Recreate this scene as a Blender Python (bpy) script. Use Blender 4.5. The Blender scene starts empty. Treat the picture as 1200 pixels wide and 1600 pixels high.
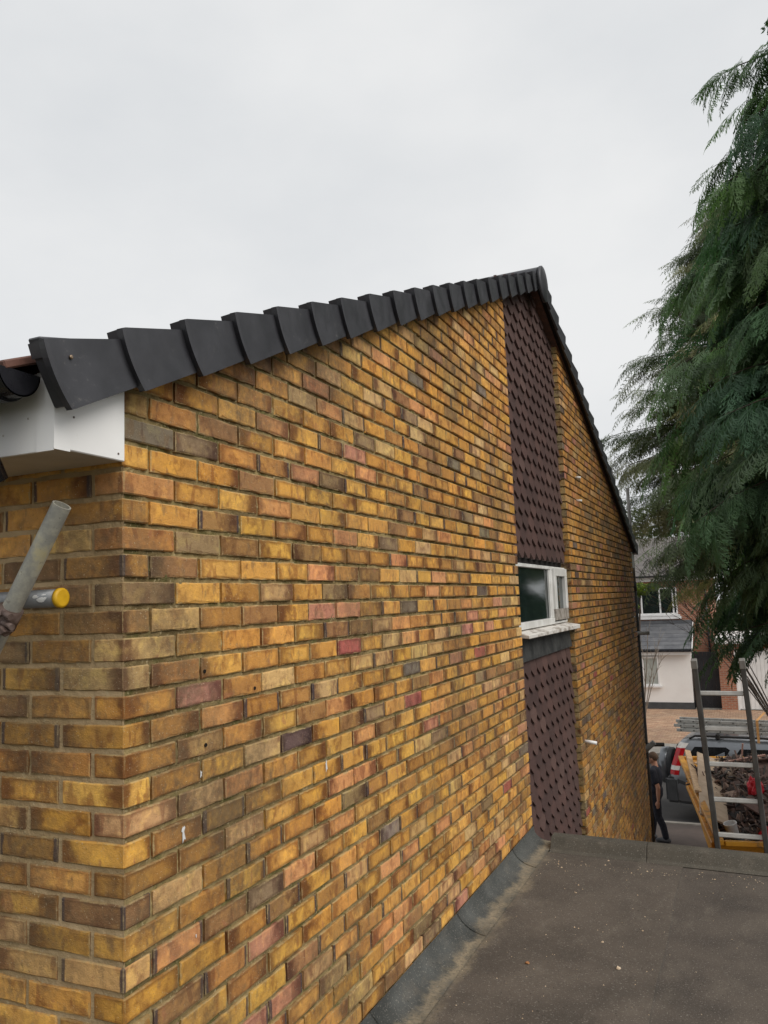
import bpy, bmesh, math, random
import numpy as np
from mathutils import Vector, Matrix, Euler, noise

random.seed(7)
rng = np.random.default_rng(7)
R = math.radians
C = bpy.context.scene.collection
scene = bpy.context.scene

# ------------------------------------------------------------------ camera
CAM = Vector((1.50124, -1.68658, -0.38959))
CR = Vector((0.91387459, 0.40416995, -0.03846927))
CU = Vector((0.08013927, -0.08668877, 0.99300693))
CF = Vector((-0.39800871, 0.9105667, 0.11161255))
FPX = 1257.71
cam = bpy.data.cameras.new('camera')
cam_o = bpy.data.objects.new('camera', cam)
C.objects.link(cam_o)
cam_o.matrix_world = Matrix(((CR.x, CU.x, -CF.x, CAM.x), (CR.y, CU.y, -CF.y, CAM.y), (CR.z, CU.z, -CF.z, CAM.z), (0, 0, 0, 1)))
cam.sensor_fit = 'VERTICAL'
cam.sensor_height = 24
cam.lens = 24 * FPX / 1600
cam.clip_start = 0.05
cam.clip_end = 2000
scene.camera = cam_o

def proj(p):
    d = Vector(p) - CAM
    f = d.dot(CF)
    if f < 0.05: return None
    return 600 + FPX * d.dot(CR) / f, 800 - FPX * d.dot(CU) / f

# ------------------------------------------------------------------ world: overcast sky
SUN_EL, SUN_AZ = R(45), R(104)          # azimuth measured from +Y towards +X
W = bpy.data.worlds.new('World')
scene.world = W
W.use_nodes = True
nt = W.node_tree
nt.nodes.clear()
def wn(t, **k):
    n = nt.nodes.new(t)
    for a, b in k.items(): setattr(n, a, b)
    return n
out = wn('ShaderNodeOutputWorld'); bg = wn('ShaderNodeBackground')
sky = wn('ShaderNodeTexSky', sky_type='NISHITA', sun_disc=False, sun_elevation=SUN_EL, sun_rotation=SUN_AZ)
tc = wn('ShaderNodeTexCoord'); mp = wn('ShaderNodeMapping'); mp.inputs['Scale'].default_value = (1.0, 1.0, 1.9)
no = wn('ShaderNodeTexNoise'); no.inputs['Scale'].default_value = 1.7; no.inputs['Detail'].default_value = 6; no.inputs['Roughness'].default_value = 0.52
cr = wn('ShaderNodeValToRGB')
cr.color_ramp.elements[0].position = 0.33; cr.color_ramp.elements[0].color = (4.45, 4.6, 4.75, 1)
cr.color_ramp.elements[1].position = 0.68; cr.color_ramp.elements[1].color = (5.55, 5.58, 5.58, 1)
mx = wn('ShaderNodeMix', data_type='RGBA'); mx.inputs[0].default_value = 0.97
nt.links.new(tc.outputs['Generated'], mp.inputs['Vector']); nt.links.new(mp.outputs[0], no.inputs['Vector'])
nt.links.new(no.outputs['Fac'], cr.inputs[0]); nt.links.new(sky.outputs[0], mx.inputs[6]); nt.links.new(cr.outputs[0], mx.inputs[7])
nt.links.new(mx.outputs[2], bg.inputs['Color']); bg.inputs['Strength'].default_value = 0.1
nt.links.new(bg.outputs[0], out.inputs[0])

# the sun behind the cloud
sl = bpy.data.lights.new('sun', 'SUN'); sl.energy = 1.5; sl.angle = R(50); sl.color = (1.0, 0.96, 0.9)
so = bpy.data.objects.new('sun', sl); C.objects.link(so)
sd = Vector((math.sin(SUN_AZ) * math.cos(SUN_EL), math.cos(SUN_AZ) * math.cos(SUN_EL), math.sin(SUN_EL)))
so.rotation_euler = sd.to_track_quat('Z', 'Y').to_euler()
so.location = (20, -20, 30)

scene.view_settings.view_transform = 'Standard'
scene.view_settings.look = 'None'
scene.view_settings.exposure = 0.62
scene.view_settings.gamma = 1.0
scene.view_settings.use_curve_mapping = False
scene.cycles.max_bounces = 8

# ------------------------------------------------------------------ materials
class NT:
    """small node-graph writer"""
    def __init__(s, name):
        s.m = bpy.data.materials.new(name); s.m.use_nodes = True
        s.t = s.m.node_tree; s.t.nodes.clear()
        s.o = s.n('ShaderNodeOutputMaterial'); s.b = s.n('ShaderNodeBsdfPrincipled')
        s.t.links.new(s.b.outputs[0], s.o.inputs[0])
    def n(s, t, **k):
        x = s.t.nodes.new(t)
        for a, b in k.items(): setattr(x, a, b)
        return x
    def put(s, sock, v):
        if hasattr(v, 'is_linked') or isinstance(v, bpy.types.NodeSocket): s.t.links.new(v, sock)
        elif isinstance(v, (tuple, list)) and sock.type == 'RGBA' and len(v) == 3: sock.default_value = (*v, 1)
        else: sock.default_value = v
    def pos(s): return s.n('ShaderNodeNewGeometry').outputs['Position']
    def objc(s): return s.n('ShaderNodeTexCoord').outputs['Object']
    def noise(s, vec=None, scale=5, detail=4, rough=0.55, stretch=None, dist=0):
        if stretch is not None:
            m = s.n('ShaderNodeMapping'); s.put(m.inputs[0], vec); m.inputs['Scale'].default_value = stretch; vec = m.outputs[0]
        x = s.n('ShaderNodeTexNoise'); x.inputs['Scale'].default_value = scale; x.inputs['Detail'].default_value = detail
        x.inputs['Roughness'].default_value = rough; x.inputs['Distortion'].default_value = dist
        if vec is not None: s.put(x.inputs['Vector'], vec)
        return x.outputs['Fac']
    def ramp(s, f, a, b, lo=0.0, hi=1.0):
        x = s.n('ShaderNodeMapRange', interpolation_type='SMOOTHSTEP'); s.put(x.inputs[0], f)
        x.inputs[1].default_value = a; x.inputs[2].default_value = b; x.inputs[3].default_value = lo; x.inputs[4].default_value = hi
        return x.outputs[0]
    def mix(s, f, a, b, mode='MIX'):
        x = s.n('ShaderNodeMix', data_type='RGBA', blend_type=mode, clamp_factor=True)
        s.put(x.inputs[0], f); s.put(x.inputs[6], a); s.put(x.inputs[7], b)
        return x.outputs[2]
    def math(s, op, a, b=0.0, c=None):
        x = s.n('ShaderNodeMath', operation=op); s.put(x.inputs[0], a); s.put(x.inputs[1], b)
        if c is not None: s.put(x.inputs[2], c)
        return x.outputs[0]
    def bump(s, h, strength=0.4, dist=0.005):
        x = s.n('ShaderNodeBump'); x.inputs['Strength'].default_value = strength; x.inputs['Distance'].default_value = dist
        s.put(x.inputs['Height'], h); s.t.links.new(x.outputs[0], s.b.inputs['Normal'])
    def done(s, col, rough=0.8, metal=0.0, spec=0.5):
        s.put(s.b.inputs['Base Color'], col); s.put(s.b.inputs['Roughness'], rough); s.put(s.b.inputs['Metallic'], metal)
        s.put(s.b.inputs['Specular IOR Level'], spec)
        return s.m

def simple(name, a, b=None, scale=8, rough=0.7, metal=0.0, bump=0.15, dist=0.003, spec=0.4, detail=5, lo=0.35, hi=0.65):
    t = NT(name); p = t.pos()
    f = t.noise(p, scale, detail)
    col = t.mix(t.ramp(f, lo, hi), a, b if b else tuple(x * 0.8 for x in a))
    if bump: t.bump(t.noise(p, scale * 9, 4), bump, dist)
    rg = t.ramp(t.noise(p, scale * 2.3, 3), 0.3, 0.7, max(0.03, rough - 0.1), min(1, rough + 0.08))
    return t.done(col, rg, metal, spec)

def brick_material(name, source):
    t = NT(name)
    if source == 'object':
        oi = t.n('ShaderNodeObjectInfo'); tone, seed = oi.outputs['Color'], oi.outputs['Alpha']
    else:
        at = t.n('ShaderNodeAttribute', attribute_name='tone'); tone, seed = at.outputs['Color'], at.outputs['Alpha']
    p = t.pos()
    uv = t.n('ShaderNodeUVMap').outputs[0]
    sep = t.n('ShaderNodeSeparateXYZ'); t.put(sep.inputs[0], uv); u, v = sep.outputs[0], sep.outputs[1]
    off = t.n('ShaderNodeCombineXYZ'); t.put(off.inputs[0], t.math('MULTIPLY', seed, 91.7)); t.put(off.inputs[1], t.math('MULTIPLY', seed, 37.3))
    ad = t.n('ShaderNodeVectorMath', operation='ADD'); t.put(ad.inputs[0], p); t.put(ad.inputs[1], off.outputs[0]); pv = ad.outputs[0]
    # broad clouds of firing colour within a brick
    dark = t.mix(1.0, tone, (0.46, 0.37, 0.36), 'MULTIPLY')
    col = t.mix(t.ramp(t.noise(pv, 12, 5, 0.66), 0.46, 0.70, 0, 0.85), tone, dark)
    warm = t.mix(1.0, tone, (1.26, 1.30, 1.10), 'MULTIPLY')
    col = t.mix(t.ramp(t.noise(pv, 19, 5, 0.62), 0.50, 0.66, 0, 0.9), col, warm)
    col = t.mix(t.ramp(t.noise(pv, 26, 4, 0.6, stretch=(1, 1, .5)), 0.56, 0.70, 0, 0.55), col, (0.20, 0.125, 0.062))
    # bands across the brick where it lay against its neighbours in the kiln
    cu = t.n('ShaderNodeCombineXYZ'); t.put(cu.inputs[0], u); t.put(cu.inputs[1], t.math('MULTIPLY', seed, 53.1)); t.put(cu.inputs[2], t.math('MULTIPLY', v, 0.13))
    band = t.noise(cu.outputs[0], 4.2, 2, 0.5, dist=0.35)
    col = t.mix(t.ramp(band, 0.60, 0.67, 0, 0.6), col, t.mix(1.0, tone, (0.46, 0.34, 0.36), 'MULTIPLY'))
    cu2 = t.n('ShaderNodeCombineXYZ'); t.put(cu2.inputs[0], u); t.put(cu2.inputs[1], t.math('MULTIPLY', seed, 129.3)); t.put(cu2.inputs[2], t.math('MULTIPLY', v, 0.2))
    band2 = t.noise(cu2.outputs[0], 3.6, 3, 0.5, dist=0.5)
    col = t.mix(t.ramp(band2, 0.66, 0.72, 0, 0.5), col, (0.40, 0.155, 0.075))
    # scorched ends and burnt rims, each brick its own way
    e = t.math('ABSOLUTE', t.math('SUBTRACT', u, 0.5))
    ev = t.math('ABSOLUTE', t.math('SUBTRACT', v, 0.5))
    def pick(k, a, b): return t.ramp(t.math('FRACT', t.math('MULTIPLY', seed, k)), a, b)
    wob = t.math('MULTIPLY', t.math('SUBTRACT', t.noise(pv, 16, 4, .6), 0.5), 0.75)
    flip = pick(13.7, .499, .501)
    uu = t.math('ABSOLUTE', t.math('SUBTRACT', flip, u))
    scorch = t.math('MULTIPLY', t.ramp(t.math('ADD', uu, wob), 0.42, 0.05), pick(5.13, .42, .62))
    col = t.mix(t.math('MULTIPLY', scorch, .94), col, t.mix(1.0, tone, (0.24, 0.165, 0.18), 'MULTIPLY'))
    rimd = t.math('MAXIMUM', t.ramp(t.math('ADD', e, t.math('MULTIPLY', wob, .22)), 0.36, 0.48), t.ramp(t.math('ADD', ev, t.math('MULTIPLY', wob, .42)), 0.26, 0.46))
    col = t.mix(t.math('MULTIPLY', t.math('MULTIPLY', rimd, pick(9.71, .45, .70)), .72), col, t.mix(1.0, tone, (0.36, 0.29, 0.27), 'MULTIPLY'))
    sgn = pick(7.31, 0.86, 0.88)
    endm = t.math('MULTIPLY', t.ramp(t.math('ADD', e, t.math('MULTIPLY', t.noise(pv, 30, 3), 0.06)), 0.455, 0.48), sgn)
    col = t.mix(t.math('MULTIPLY', endm, 0.9), col, (0.050, 0.036, 0.042))
    # pale lime at the arrises, soot film in the wall's old drip zones
    rim = t.math('MAXIMUM', t.ramp(t.math('ADD', ev, t.math('MULTIPLY', t.noise(p, 60, 3), 0.16)), 0.50, 0.58), t.ramp(t.math('ADD', e, t.math('MULTIPLY', t.noise(p, 60, 3), 0.07)), 0.505, 0.54))
    col = t.mix(t.math('MULTIPLY', rim, t.ramp(t.noise(p, 13, 3), 0.36, 0.62, 0, 0.8)), col, (0.44, 0.33, 0.155))
    grime = t.math('MULTIPLY', t.ramp(t.noise(p, 1.3, 6, 0.66), 0.47, 0.66), t.ramp(t.noise(p, 45, 3), 0.25, 0.65, 0.45, 1))
    col = t.mix(t.math('MULTIPLY', grime, 0.70), col, (0.125, 0.088, 0.048))
    col = t.mix(t.ramp(t.noise(p, 130, 3, 0.6), 0.62, 0.74, 0, 0.5), col, (0.10, 0.065, 0.04))
    col = t.mix(t.ramp(t.noise(pv, 210, 2, 0.5), 0.66, 0.74, 0, 0.6), col, (0.60, 0.50, 0.33))
    h = t.math('ADD', t.math('MULTIPLY', t.noise(pv, 45, 5, 0.62), 1.0), t.math('MULTIPLY', t.noise(p, 260, 3, 0.6), 0.45))
    t.bump(h, 0.8, 0.005)
    return t.done(col, t.ramp(t.noise(pv, 20, 3), 0.3, 0.7, 0.62, 0.9), 0, 0.35)

M = {}
M['brick'] = brick_material('brick_face', 'object')
M['brick_many'] = brick_material('brick_face_many', 'attribute')

def mortar_mat():
    t = NT('mortar'); p = t.pos()
    col = t.mix(t.ramp(t.noise(p, 3.1, 5), 0.35, 0.62), (0.33, 0.250, 0.115), (0.165, 0.120, 0.055))
    col = t.mix(t.ramp(t.noise(p, 9, 5, 0.6), 0.50, 0.64, 0, 0.75), col, (0.10, 0.095, 0.030))
    col = t.mix(t.ramp(t.noise(p, 90, 3), 0.58, 0.72, 0, 0.7), col, (0.45, 0.37, 0.22))
    t.bump(t.math('ADD', t.noise(p, 40, 4), t.math('MULTIPLY', t.noise(p, 190, 3), 0.6)), 0.9, 0.006)
    return t.done(col, 0.95, 0, 0.2)
M['mortar'] = mortar_mat()
def mortar_pale():
    t = NT('mortar_front'); p = t.pos()
    col = t.mix(t.ramp(t.noise(p, 4, 5), 0.35, 0.62), (0.47, 0.34, 0.195), (0.33, 0.235, 0.125))
    col = t.mix(t.ramp(t.noise(p, 90, 3), 0.58, 0.72, 0, 0.7), col, (0.45, 0.36, 0.22))
    t.bump(t.math('ADD', t.noise(p, 40, 4), t.math('MULTIPLY', t.noise(p, 190, 3), 0.6)), 0.8, 0.005)
    return t.done(col, 0.95, 0, 0.2)
M['mortar_front'] = mortar_pale()

def cap_mat():
    t = NT('black_plastic_verge'); p = t.pos()
    col = t.mix(t.ramp(t.noise(p, 6, 5, 0.6), 0.35, 0.7), (0.031, 0.031, 0.036), (0.048, 0.048, 0.055))
    scuff = t.math('MULTIPLY', t.ramp(t.noise(p, 34, 5, 0.7, stretch=(1, 1, 1.5)), 0.56, 0.74, 0, 0.7), t.ramp(t.noise(p, 5.5, 3), 0.48, 0.64))
    col = t.mix(scuff, col, (0.16, 0.15, 0.145))
    t.bump(t.noise(p, 260, 2), 0.10, 0.001)
    return t.done(col, t.ramp(t.noise(p, 9, 4), 0.3, 0.7, 0.36, 0.56), 0, 0.5)
M['cap'] = cap_mat()
M['gutter'] = simple('black_gutter_plastic', (0.012, 0.012, 0.016), (0.02, 0.02, 0.024), 6, 0.3, bump=0.05, spec=0.5)
def upvc():
    t = NT('white_upvc'); p = t.pos()
    col = t.mix(t.ramp(t.noise(p, 3, 4), 0.35, 0.7), (0.86, 0.85, 0.835), (0.81, 0.80, 0.785))
    col = t.mix(t.ramp(t.noise(p, 55, 4, 0.7), 0.66, 0.80, 0, 0.5), col, (0.45, 0.40, 0.34))
    return t.done(col, 0.32, 0, 0.5)
M['upvc'] = upvc()
M['soffit'] = simple('cream_soffit', (0.62, 0.56, 0.48), (0.52, 0.46, 0.39), 4, 0.45, bump=0.03)
def hung_tile():
    t = NT('plum_clay_tile'); p = t.pos()
    oi = t.n('ShaderNodeObjectInfo').outputs['Random']
    col = t.mix(t.ramp(t.noise(p, 5, 5), 0.35, 0.68), (0.105, 0.056, 0.048), (0.078, 0.044, 0.039))
    col = t.mix(t.ramp(t.noise(p, 60, 4, 0.65), 0.56, 0.76, 0, 0.35), col, (0.15, 0.095, 0.085))
    col = t.mix(t.math('MULTIPLY', oi, 0.65), col, (0.052, 0.031, 0.029))
    col = t.mix(t.ramp(t.math('FRACT', t.math('MULTIPLY', oi, 7.7)), .75, 1.0, 0, .5), col, (0.135, 0.082, 0.070))
    t.bump(t.noise(p, 120, 4), 0.25, 0.002)
    return t.done(col, 0.62, 0, 0.4)
M['hung'] = hung_tile()
M['dark_board'] = simple('dark_backing', (0.014, 0.011, 0.010), rough=0.9)
M['roof_tile'] = simple('brown_roof_tile', (0.16, 0.075, 0.055), (0.10, 0.055, 0.045), 14, 0.8, bump=0.4)
M['painted_wood'] = None
def oldwood():
    t = NT('weathered_white_paint'); p = t.pos()
    flake = t.ramp(t.noise(p, 7, 6, 0.7, stretch=(2.2, 1, 1)), 0.48, 0.60)
    col = t.mix(t.math('MULTIPLY', flake, 0.8), (0.66, 0.63, 0.585), (0.23, 0.185, 0.145))
    t.bump(flake, 0.3, 0.002)
    return t.done(col, 0.6)
M['painted_wood'] = oldwood()
M['rotten_wood'] = simple('bare_weathered_wood', (0.17, 0.145, 0.125), (0.36, 0.33, 0.29), 16, 0.85, bump=0.4)
M['white_paint'] = simple('white_window_paint', (0.74, 0.735, 0.71), (0.62, 0.61, 0.58), 9, 0.4, bump=0.05)
def glass(name, col, rough=0.06):
    t = NT(name); p = t.pos()
    return t.done(t.mix(t.ramp(t.noise(p, 6, 4), 0.4, 0.7), col, tuple(x * 1.5 for x in col)), rough, 0, 0.6)
M['glass'] = glass('dark_window_glass', (0.010, 0.017, 0.016))
M['car_glass'] = glass('car_glass', (0.012, 0.013, 0.014), 0.03)
M['lead'] = simple('grey_lead_apron', (0.028, 0.029, 0.030), (0.060, 0.061, 0.060), 7, 0.6, bump=0.2)

def felt(name, a, b, grit):
    t = NT(name); p = t.pos()
    sx = t.n('ShaderNodeSeparateXYZ'); t.put(sx.inputs[0], p)
    col = t.mix(t.ramp(t.noise(p, 2.2, 6, 0.62), 0.34, 0.66), a, b)
    col = t.mix(t.ramp(t.noise(p, 7, 6, 0.7, stretch=(1.0, 0.45, 1)), 0.50, 0.78, 0, 0.55), col, (0.170, 0.147, 0.118))
    col = t.mix(t.ramp(t.noise(p, 1.1, 4, 0.6), 0.50, 0.72, 0, 0.30), col, (0.034, 0.033, 0.029))
    # silt washed off the wall lies along the foot of the upstand
    d = t.math('ADD', sx.outputs[0], t.math('MULTIPLY', t.math('SUBTRACT', t.noise(p, 6, 5, 0.65), 0.5), 0.22))
    silt = t.math('MULTIPLY', t.math('MULTIPLY', t.ramp(d, 0.065, 0.12), t.ramp(d, 0.22, 0.12)), t.ramp(t.noise(p, 2.3, 4, .6), .30, .62, .35, 1))
    silt = t.math('MULTIPLY', silt, t.ramp(t.noise(p, 55, 4, .7), .30, .62, .4, 1))
    col = t.mix(t.math('MULTIPLY', silt, grit), col, (0.30, 0.245, 0.165))
    col = t.mix(t.ramp(t.noise(p, 130, 3, 0.6), 0.58, 0.70, 0, 0.75), col, (0.26, 0.24, 0.21))
    col = t.mix(t.ramp(t.noise(p, 95, 3, 0.6), 0.62, 0.72, 0, 0.8), col, (0.018, 0.017, 0.016))
    t.bump(t.math('ADD', t.noise(p, 210, 3, 0.7), t.math('MULTIPLY', t.noise(p, 9, 4), 0.8)), 0.6, 0.004)
    return t.done(col, 0.93, 0, 0.25)
M['felt'] = felt('old_roof_felt', (0.114, 0.096, 0.079), (0.084, 0.071, 0.059), 0.85)
M['felt_dark'] = felt('old_roof_felt_dark', (0.104, 0.088, 0.073), (0.074, 0.063, 0.054), 0.5)
M['kerb_felt'] = felt('kerb_felt', (0.072, 0.067, 0.054), (0.110, 0.099, 0.080), 0.0)
M['slate_felt'] = felt('blue_grey_mineral_felt', (0.094, 0.097, 0.091), (0.050, 0.053, 0.050), 1.0)
M['galv'] = None
def galv():
    t = NT('galvanised_tube'); p = t.pos()
    col = t.mix(t.ramp(t.noise(p, 16, 5, 0.65), 0.36, 0.62), (0.27, 0.265, 0.235), (0.43, 0.41, 0.33))
    col = t.mix(t.ramp(t.noise(p, 8, 5, 0.6), 0.52, 0.66, 0, 0.8), col, (0.46, 0.40, 0.22))
    col = t.mix(t.ramp(t.noise(p, 70, 4), 0.62, 0.74, 0, 0.6), col, (0.12, 0.10, 0.085))
    t.bump(t.noise(p, 90, 4), 0.25, 0.002)
    return t.done(col, 0.6, 0.1)
M['galv'] = galv()
M['steel_tube'] = simple('blue_grey_tube', (0.135, 0.145, 0.155), (0.20, 0.205, 0.21), 14, 0.45, 0.5, bump=0.1)
M['pole'] = simple('dull_scaffold_pole', (0.17, 0.16, 0.145), (0.26, 0.25, 0.23), 5, 0.55, 0.3, bump=0.1)
M['pole_dark'] = simple('dark_pole', (0.022, 0.020, 0.018), (0.045, 0.04, 0.036), 5, 0.5, 0.1, bump=0.1)
M['yellow_cap'] = simple('yellow_plastic', (0.62, 0.36, 0.012), (0.50, 0.28, 0.01), 25, 0.45, bump=0.1)
M['white_paint_spot'] = simple('white_paint_drip', (0.75, 0.75, 0.74), rough=0.5)
M['rust'] = simple('rusty_steel', (0.10, 0.065, 0.052), (0.17, 0.125, 0.11), 28, 0.7, 0.4, bump=0.5)
M['screw'] = simple('screw_head', (0.30, 0.22, 0.15), rough=0.4, metal=0.7, bump=0)
M['hole'] = simple('drill_hole_dark', (0.008, 0.006, 0.005), rough=0.95, bump=0)
M['alu'] = simple('dull_aluminium', (0.42, 0.41, 0.385), (0.52, 0.51, 0.475), 12, 0.42, 0.35, bump=0.1)
M['alu_dark'] = simple('dark_aluminium', (0.085, 0.083, 0.078), (0.125, 0.12, 0.113), 9, 0.5, 0.4, bump=0.1)

# ------------------------------------------------------------------ mesh helpers
def tag(o, label=None, cat=None, group=None, kind=None):
    if label: o['label'] = label
    if cat: o['category'] = cat
    if group: o['group'] = group
    if kind: o['kind'] = kind
    return o
def thing(name, label, cat, loc=(0, 0, 0), rz=0, group=None):
    o = bpy.data.objects.new(name, None); C.objects.link(o)
    o.location = loc; o.rotation_euler = (0, 0, rz); o.empty_display_size = 0.2
    return tag(o, label, cat, group)
def origin(o):
    v = Vector((0, 0, 0))
    while o: v = v + o.location; o = o.parent
    return v
class MB:
    """collects shapes (in scene coordinates, or in the parent's own when local=True) and links them as ONE mesh object"""
    def __init__(s): s.v = []; s.f = []; s.sm = []
    def add(s, vs, fs, smooth=False):
        k = len(s.v); s.v += [tuple(x) for x in vs]; s.f += [tuple(i + k for i in f) for f in fs]; s.sm += [smooth] * len(fs)
        return s
    def box(s, lo, hi, M4=None):
        (a, b, c), (d, e, f) = lo, hi
        vs = [Vector(x) for x in ((a, b, c), (d, b, c), (d, e, c), (a, e, c), (a, b, f), (d, b, f), (d, e, f), (a, e, f))]
        if M4 is not None: vs = [M4 @ x for x in vs]
        return s.add(vs, [(0, 3, 2, 1), (4, 5, 6, 7), (0, 1, 5, 4), (1, 2, 6, 5), (2, 3, 7, 6), (3, 0, 4, 7)])
    def bar(s, p, q, w, h, up=(0, 0, 1)):
        p, q = Vector(p), Vector(q); d = q - p; L = d.length; d.normalize()
        x = d.cross(Vector(up)); 
        if x.length < 1e-4: x = d.cross(Vector((1, 0, 0)))
        x.normalize(); z = x.cross(d)
        Mx = Matrix(((x.x, d.x, z.x, p.x), (x.y, d.y, z.y, p.y), (x.z, d.z, z.z, p.z), (0, 0, 0, 1)))
        return s.box((-w / 2, 0, -h / 2), (w / 2, L, h / 2), Mx)
    def tube(s, pts, r, n=10, cap=True):
        pts = [Vector(p) for p in pts]; rs = r if isinstance(r, (list, tuple)) else [r] * len(pts)
        vs = []; fs = []; t0 = (pts[1] - pts[0]).normalized()
        a = t0.cross(Vector((0, 0, 1)))
        if a.length < 0.05: a = t0.cross(Vector((1, 0, 0)))
        a.normalize()
        for i, p in enumerate(pts):
            t = (pts[min(i + 1, len(pts) - 1)] - pts[max(i - 1, 0)]).normalized()
            a = (a - t * a.dot(t)).normalized(); b = t.cross(a)
            for k in range(n):
                w = 2 * math.pi * k / n
                vs.append(p + (a * math.cos(w) + b * math.sin(w)) * rs[i])
        for i in range(len(pts) - 1):
            for k in range(n):
                fs.append((i * n + k, i * n + (k + 1) % n, (i + 1) * n + (k + 1) % n, (i + 1) * n + k))
        s.add(vs, fs, True)
        if cap:
            k = len(s.v) - len(vs)
            s.f.append(tuple(k + i for i in reversed(range(n)))); s.sm.append(False)
            s.f.append(tuple(k + (len(pts) - 1) * n + i for i in range(n))); s.sm.append(False)
        return s
    def prism(s, outline, lo, hi, axis='x'):
        """outline: 2-D points; extruded along axis between lo and hi"""
        def mk(a, b, c): return (c, a, b) if axis == 'x' else ((a, c, b) if axis == 'y' else (a, b, c))
        n = len(outline)
        vs = [mk(a, b, lo) for a, b in outline] + [mk(a, b, hi) for a, b in outline]
        fs = [tuple(reversed(range(n))), tuple(range(n, 2 * n))] + [(i, (i + 1) % n, n + (i + 1) % n, n + i) for i in range(n)]
        return s.add(vs, fs)
    def lathe(s, prof, c, n=24, axis='z'):
        vs = []; fs = []
        for r, h in prof:
            for k in range(n):
                w = 2 * math.pi * k / n; a, b = r * math.cos(w), r * math.sin(w)
                vs.append(Vector(c) + Vector((a, b, h) if axis == 'z' else ((h, a, b) if axis == 'x' else (a, h, b))))
        for i in range(len(prof) - 1):
            for k in range(n): fs.append((i * n + k, i * n + (k + 1) % n, (i + 1) * n + (k + 1) % n, (i + 1) * n + k))
        s.add(vs, fs, True)
        k = len(s.v) - len(vs)
        s.f.append(tuple(k + i for i in reversed(range(n)))); s.sm.append(False)
        s.f.append(tuple(k + (len(prof) - 1) * n + i for i in range(n))); s.sm.append(False)
        return s
    def mesh(s, name, off=Vector((0, 0, 0)), bevel=0, seg=1):
        me = bpy.data.meshes.new(name)
        me.from_pydata([(x[0] - off.x, x[1] - off.y, x[2] - off.z) for x in s.v], [], s.f)
        me.polygons.foreach_set('use_smooth', s.sm)
        bm = bmesh.new(); bm.from_mesh(me)
        bmesh.ops.recalc_face_normals(bm, faces=bm.faces)
        if bevel:
            ed = [e for e in bm.edges if len(e.link_faces) == 2 and e.calc_face_angle(0) > 0.6]
            bmesh.ops.bevel(bm, geom=ed, offset=bevel, segments=seg, affect='EDGES', clamp_overlap=True)
        bm.to_mesh(me); bm.free()
        return me
    def build(s, name, mat, parent=None, local=False, bevel=0, seg=1):
        off = Vector((0, 0, 0)) if (local or parent is None) else origin(parent)
        o = bpy.data.objects.new(name, s.mesh(name, off, bevel, seg))
        o.data.materials.append(M[mat] if isinstance(mat, str) else mat)
        C.objects.link(o)
        if parent is not None: o.parent = parent
        return o
def fast_mesh(name, verts, faces, mat, smooth=False):
    """verts (n,3) array, faces (m,k) array of one size"""
    me = bpy.data.meshes.new(name)
    n, (m, k) = len(verts), faces.shape
    me.vertices.add(n); me.vertices.foreach_set('co', np.asarray(verts, dtype=np.float32).ravel())
    me.loops.add(m * k); me.loops.foreach_set('vertex_index', faces.astype(np.int32).ravel())
    me.polygons.add(m)
    me.polygons.foreach_set('loop_start', np.arange(0, m * k, k, dtype=np.int32))
    me.polygons.foreach_set('loop_total', np.full(m, k, dtype=np.int32))
    me.polygons.foreach_set('use_smooth', np.full(m, smooth))
    me.update(calc_edges=True); me.validate()
    me.materials.append(mat)
    return me

G = -5.36                      # street level
KERB_Y = 4.02                  # front edge of the flat roof
ROOF_Z = -2.12

# ------------------------------------------------------------------ ground, street, drives
def tarmac(name, a, b):
    t = NT(name); p = t.pos()
    col = t.mix(t.ramp(t.noise(p, 0.8, 6, 0.6), 0.35, 0.65), a, b)
    col = t.mix(t.ramp(t.noise(p, 60, 3), 0.6, 0.75, 0, 0.5), col, (0.16, 0.14, 0.13))
    t.bump(t.noise(p, 70, 3), 0.5, 0.006)
    return t.done(col, 0.9, 0, 0.25)
M['drive'] = tarmac('worn_drive_tarmac', (0.135, 0.105, 0.092), (0.095, 0.078, 0.070))
M['road'] = tarmac('road_asphalt', (0.085, 0.078, 0.072), (0.060, 0.056, 0.054))
M['concrete'] = simple('pale_concrete', (0.34, 0.31, 0.27), (0.26, 0.24, 0.21), 6, 0.9, bump=0.3)
M['earth'] = simple('garden_soil_and_grass', (0.045, 0.055, 0.022), (0.075, 0.06, 0.035), 1.4, 0.95, bump=0.5)
def paving_mat():
    t = NT('tan_paving_block'); p = t.pos()
    at = t.n('ShaderNodeAttribute', attribute_name='tone').outputs['Color']
    col = t.mix(t.ramp(t.noise(p, 0.5, 5), 0.35, 0.65, 0, 0.5), at, (0.20, 0.145, 0.10))
    t.bump(t.noise(p, 50, 3), 0.3, 0.004)
    return t.done(col, 0.85)
M['paving'] = paving_mat()
def ground_sheet(name, x0, x1, y0, y1, z, mat, thick=0.0):
    b = MB()
    if thick: b.box((x0, y0, z - thick), (x1, y1, z))
    else: b.add([(x0, y0, z), (x1, y0, z), (x1, y1, z), (x0, y1, z)], [(0, 1, 2, 3)])
    return tag(b.build(name, mat), kind='structure')
ground_sheet('ground', -400, 400, -400, 400, G - 0.012, 'earth')
ground_sheet('driveway', 0.3, 9, 4.0, 17.2, G - 0.004, 'drive')
ground_sheet('side_path', -6, 0.3, 11.6, 17.2, G - 0.004, 'drive')
ground_sheet('driveway_edging', -8, 12, 17.2, 17.32, G + 0.02, 'concrete', 0.06)
ground_sheet('road', -120, 120, 17.32, 24.6, G - 0.006, 'road')
ground_sheet('kerb', -120, 120, 24.6, 24.75, G + 0.10, 'concrete', 0.14)
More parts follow.
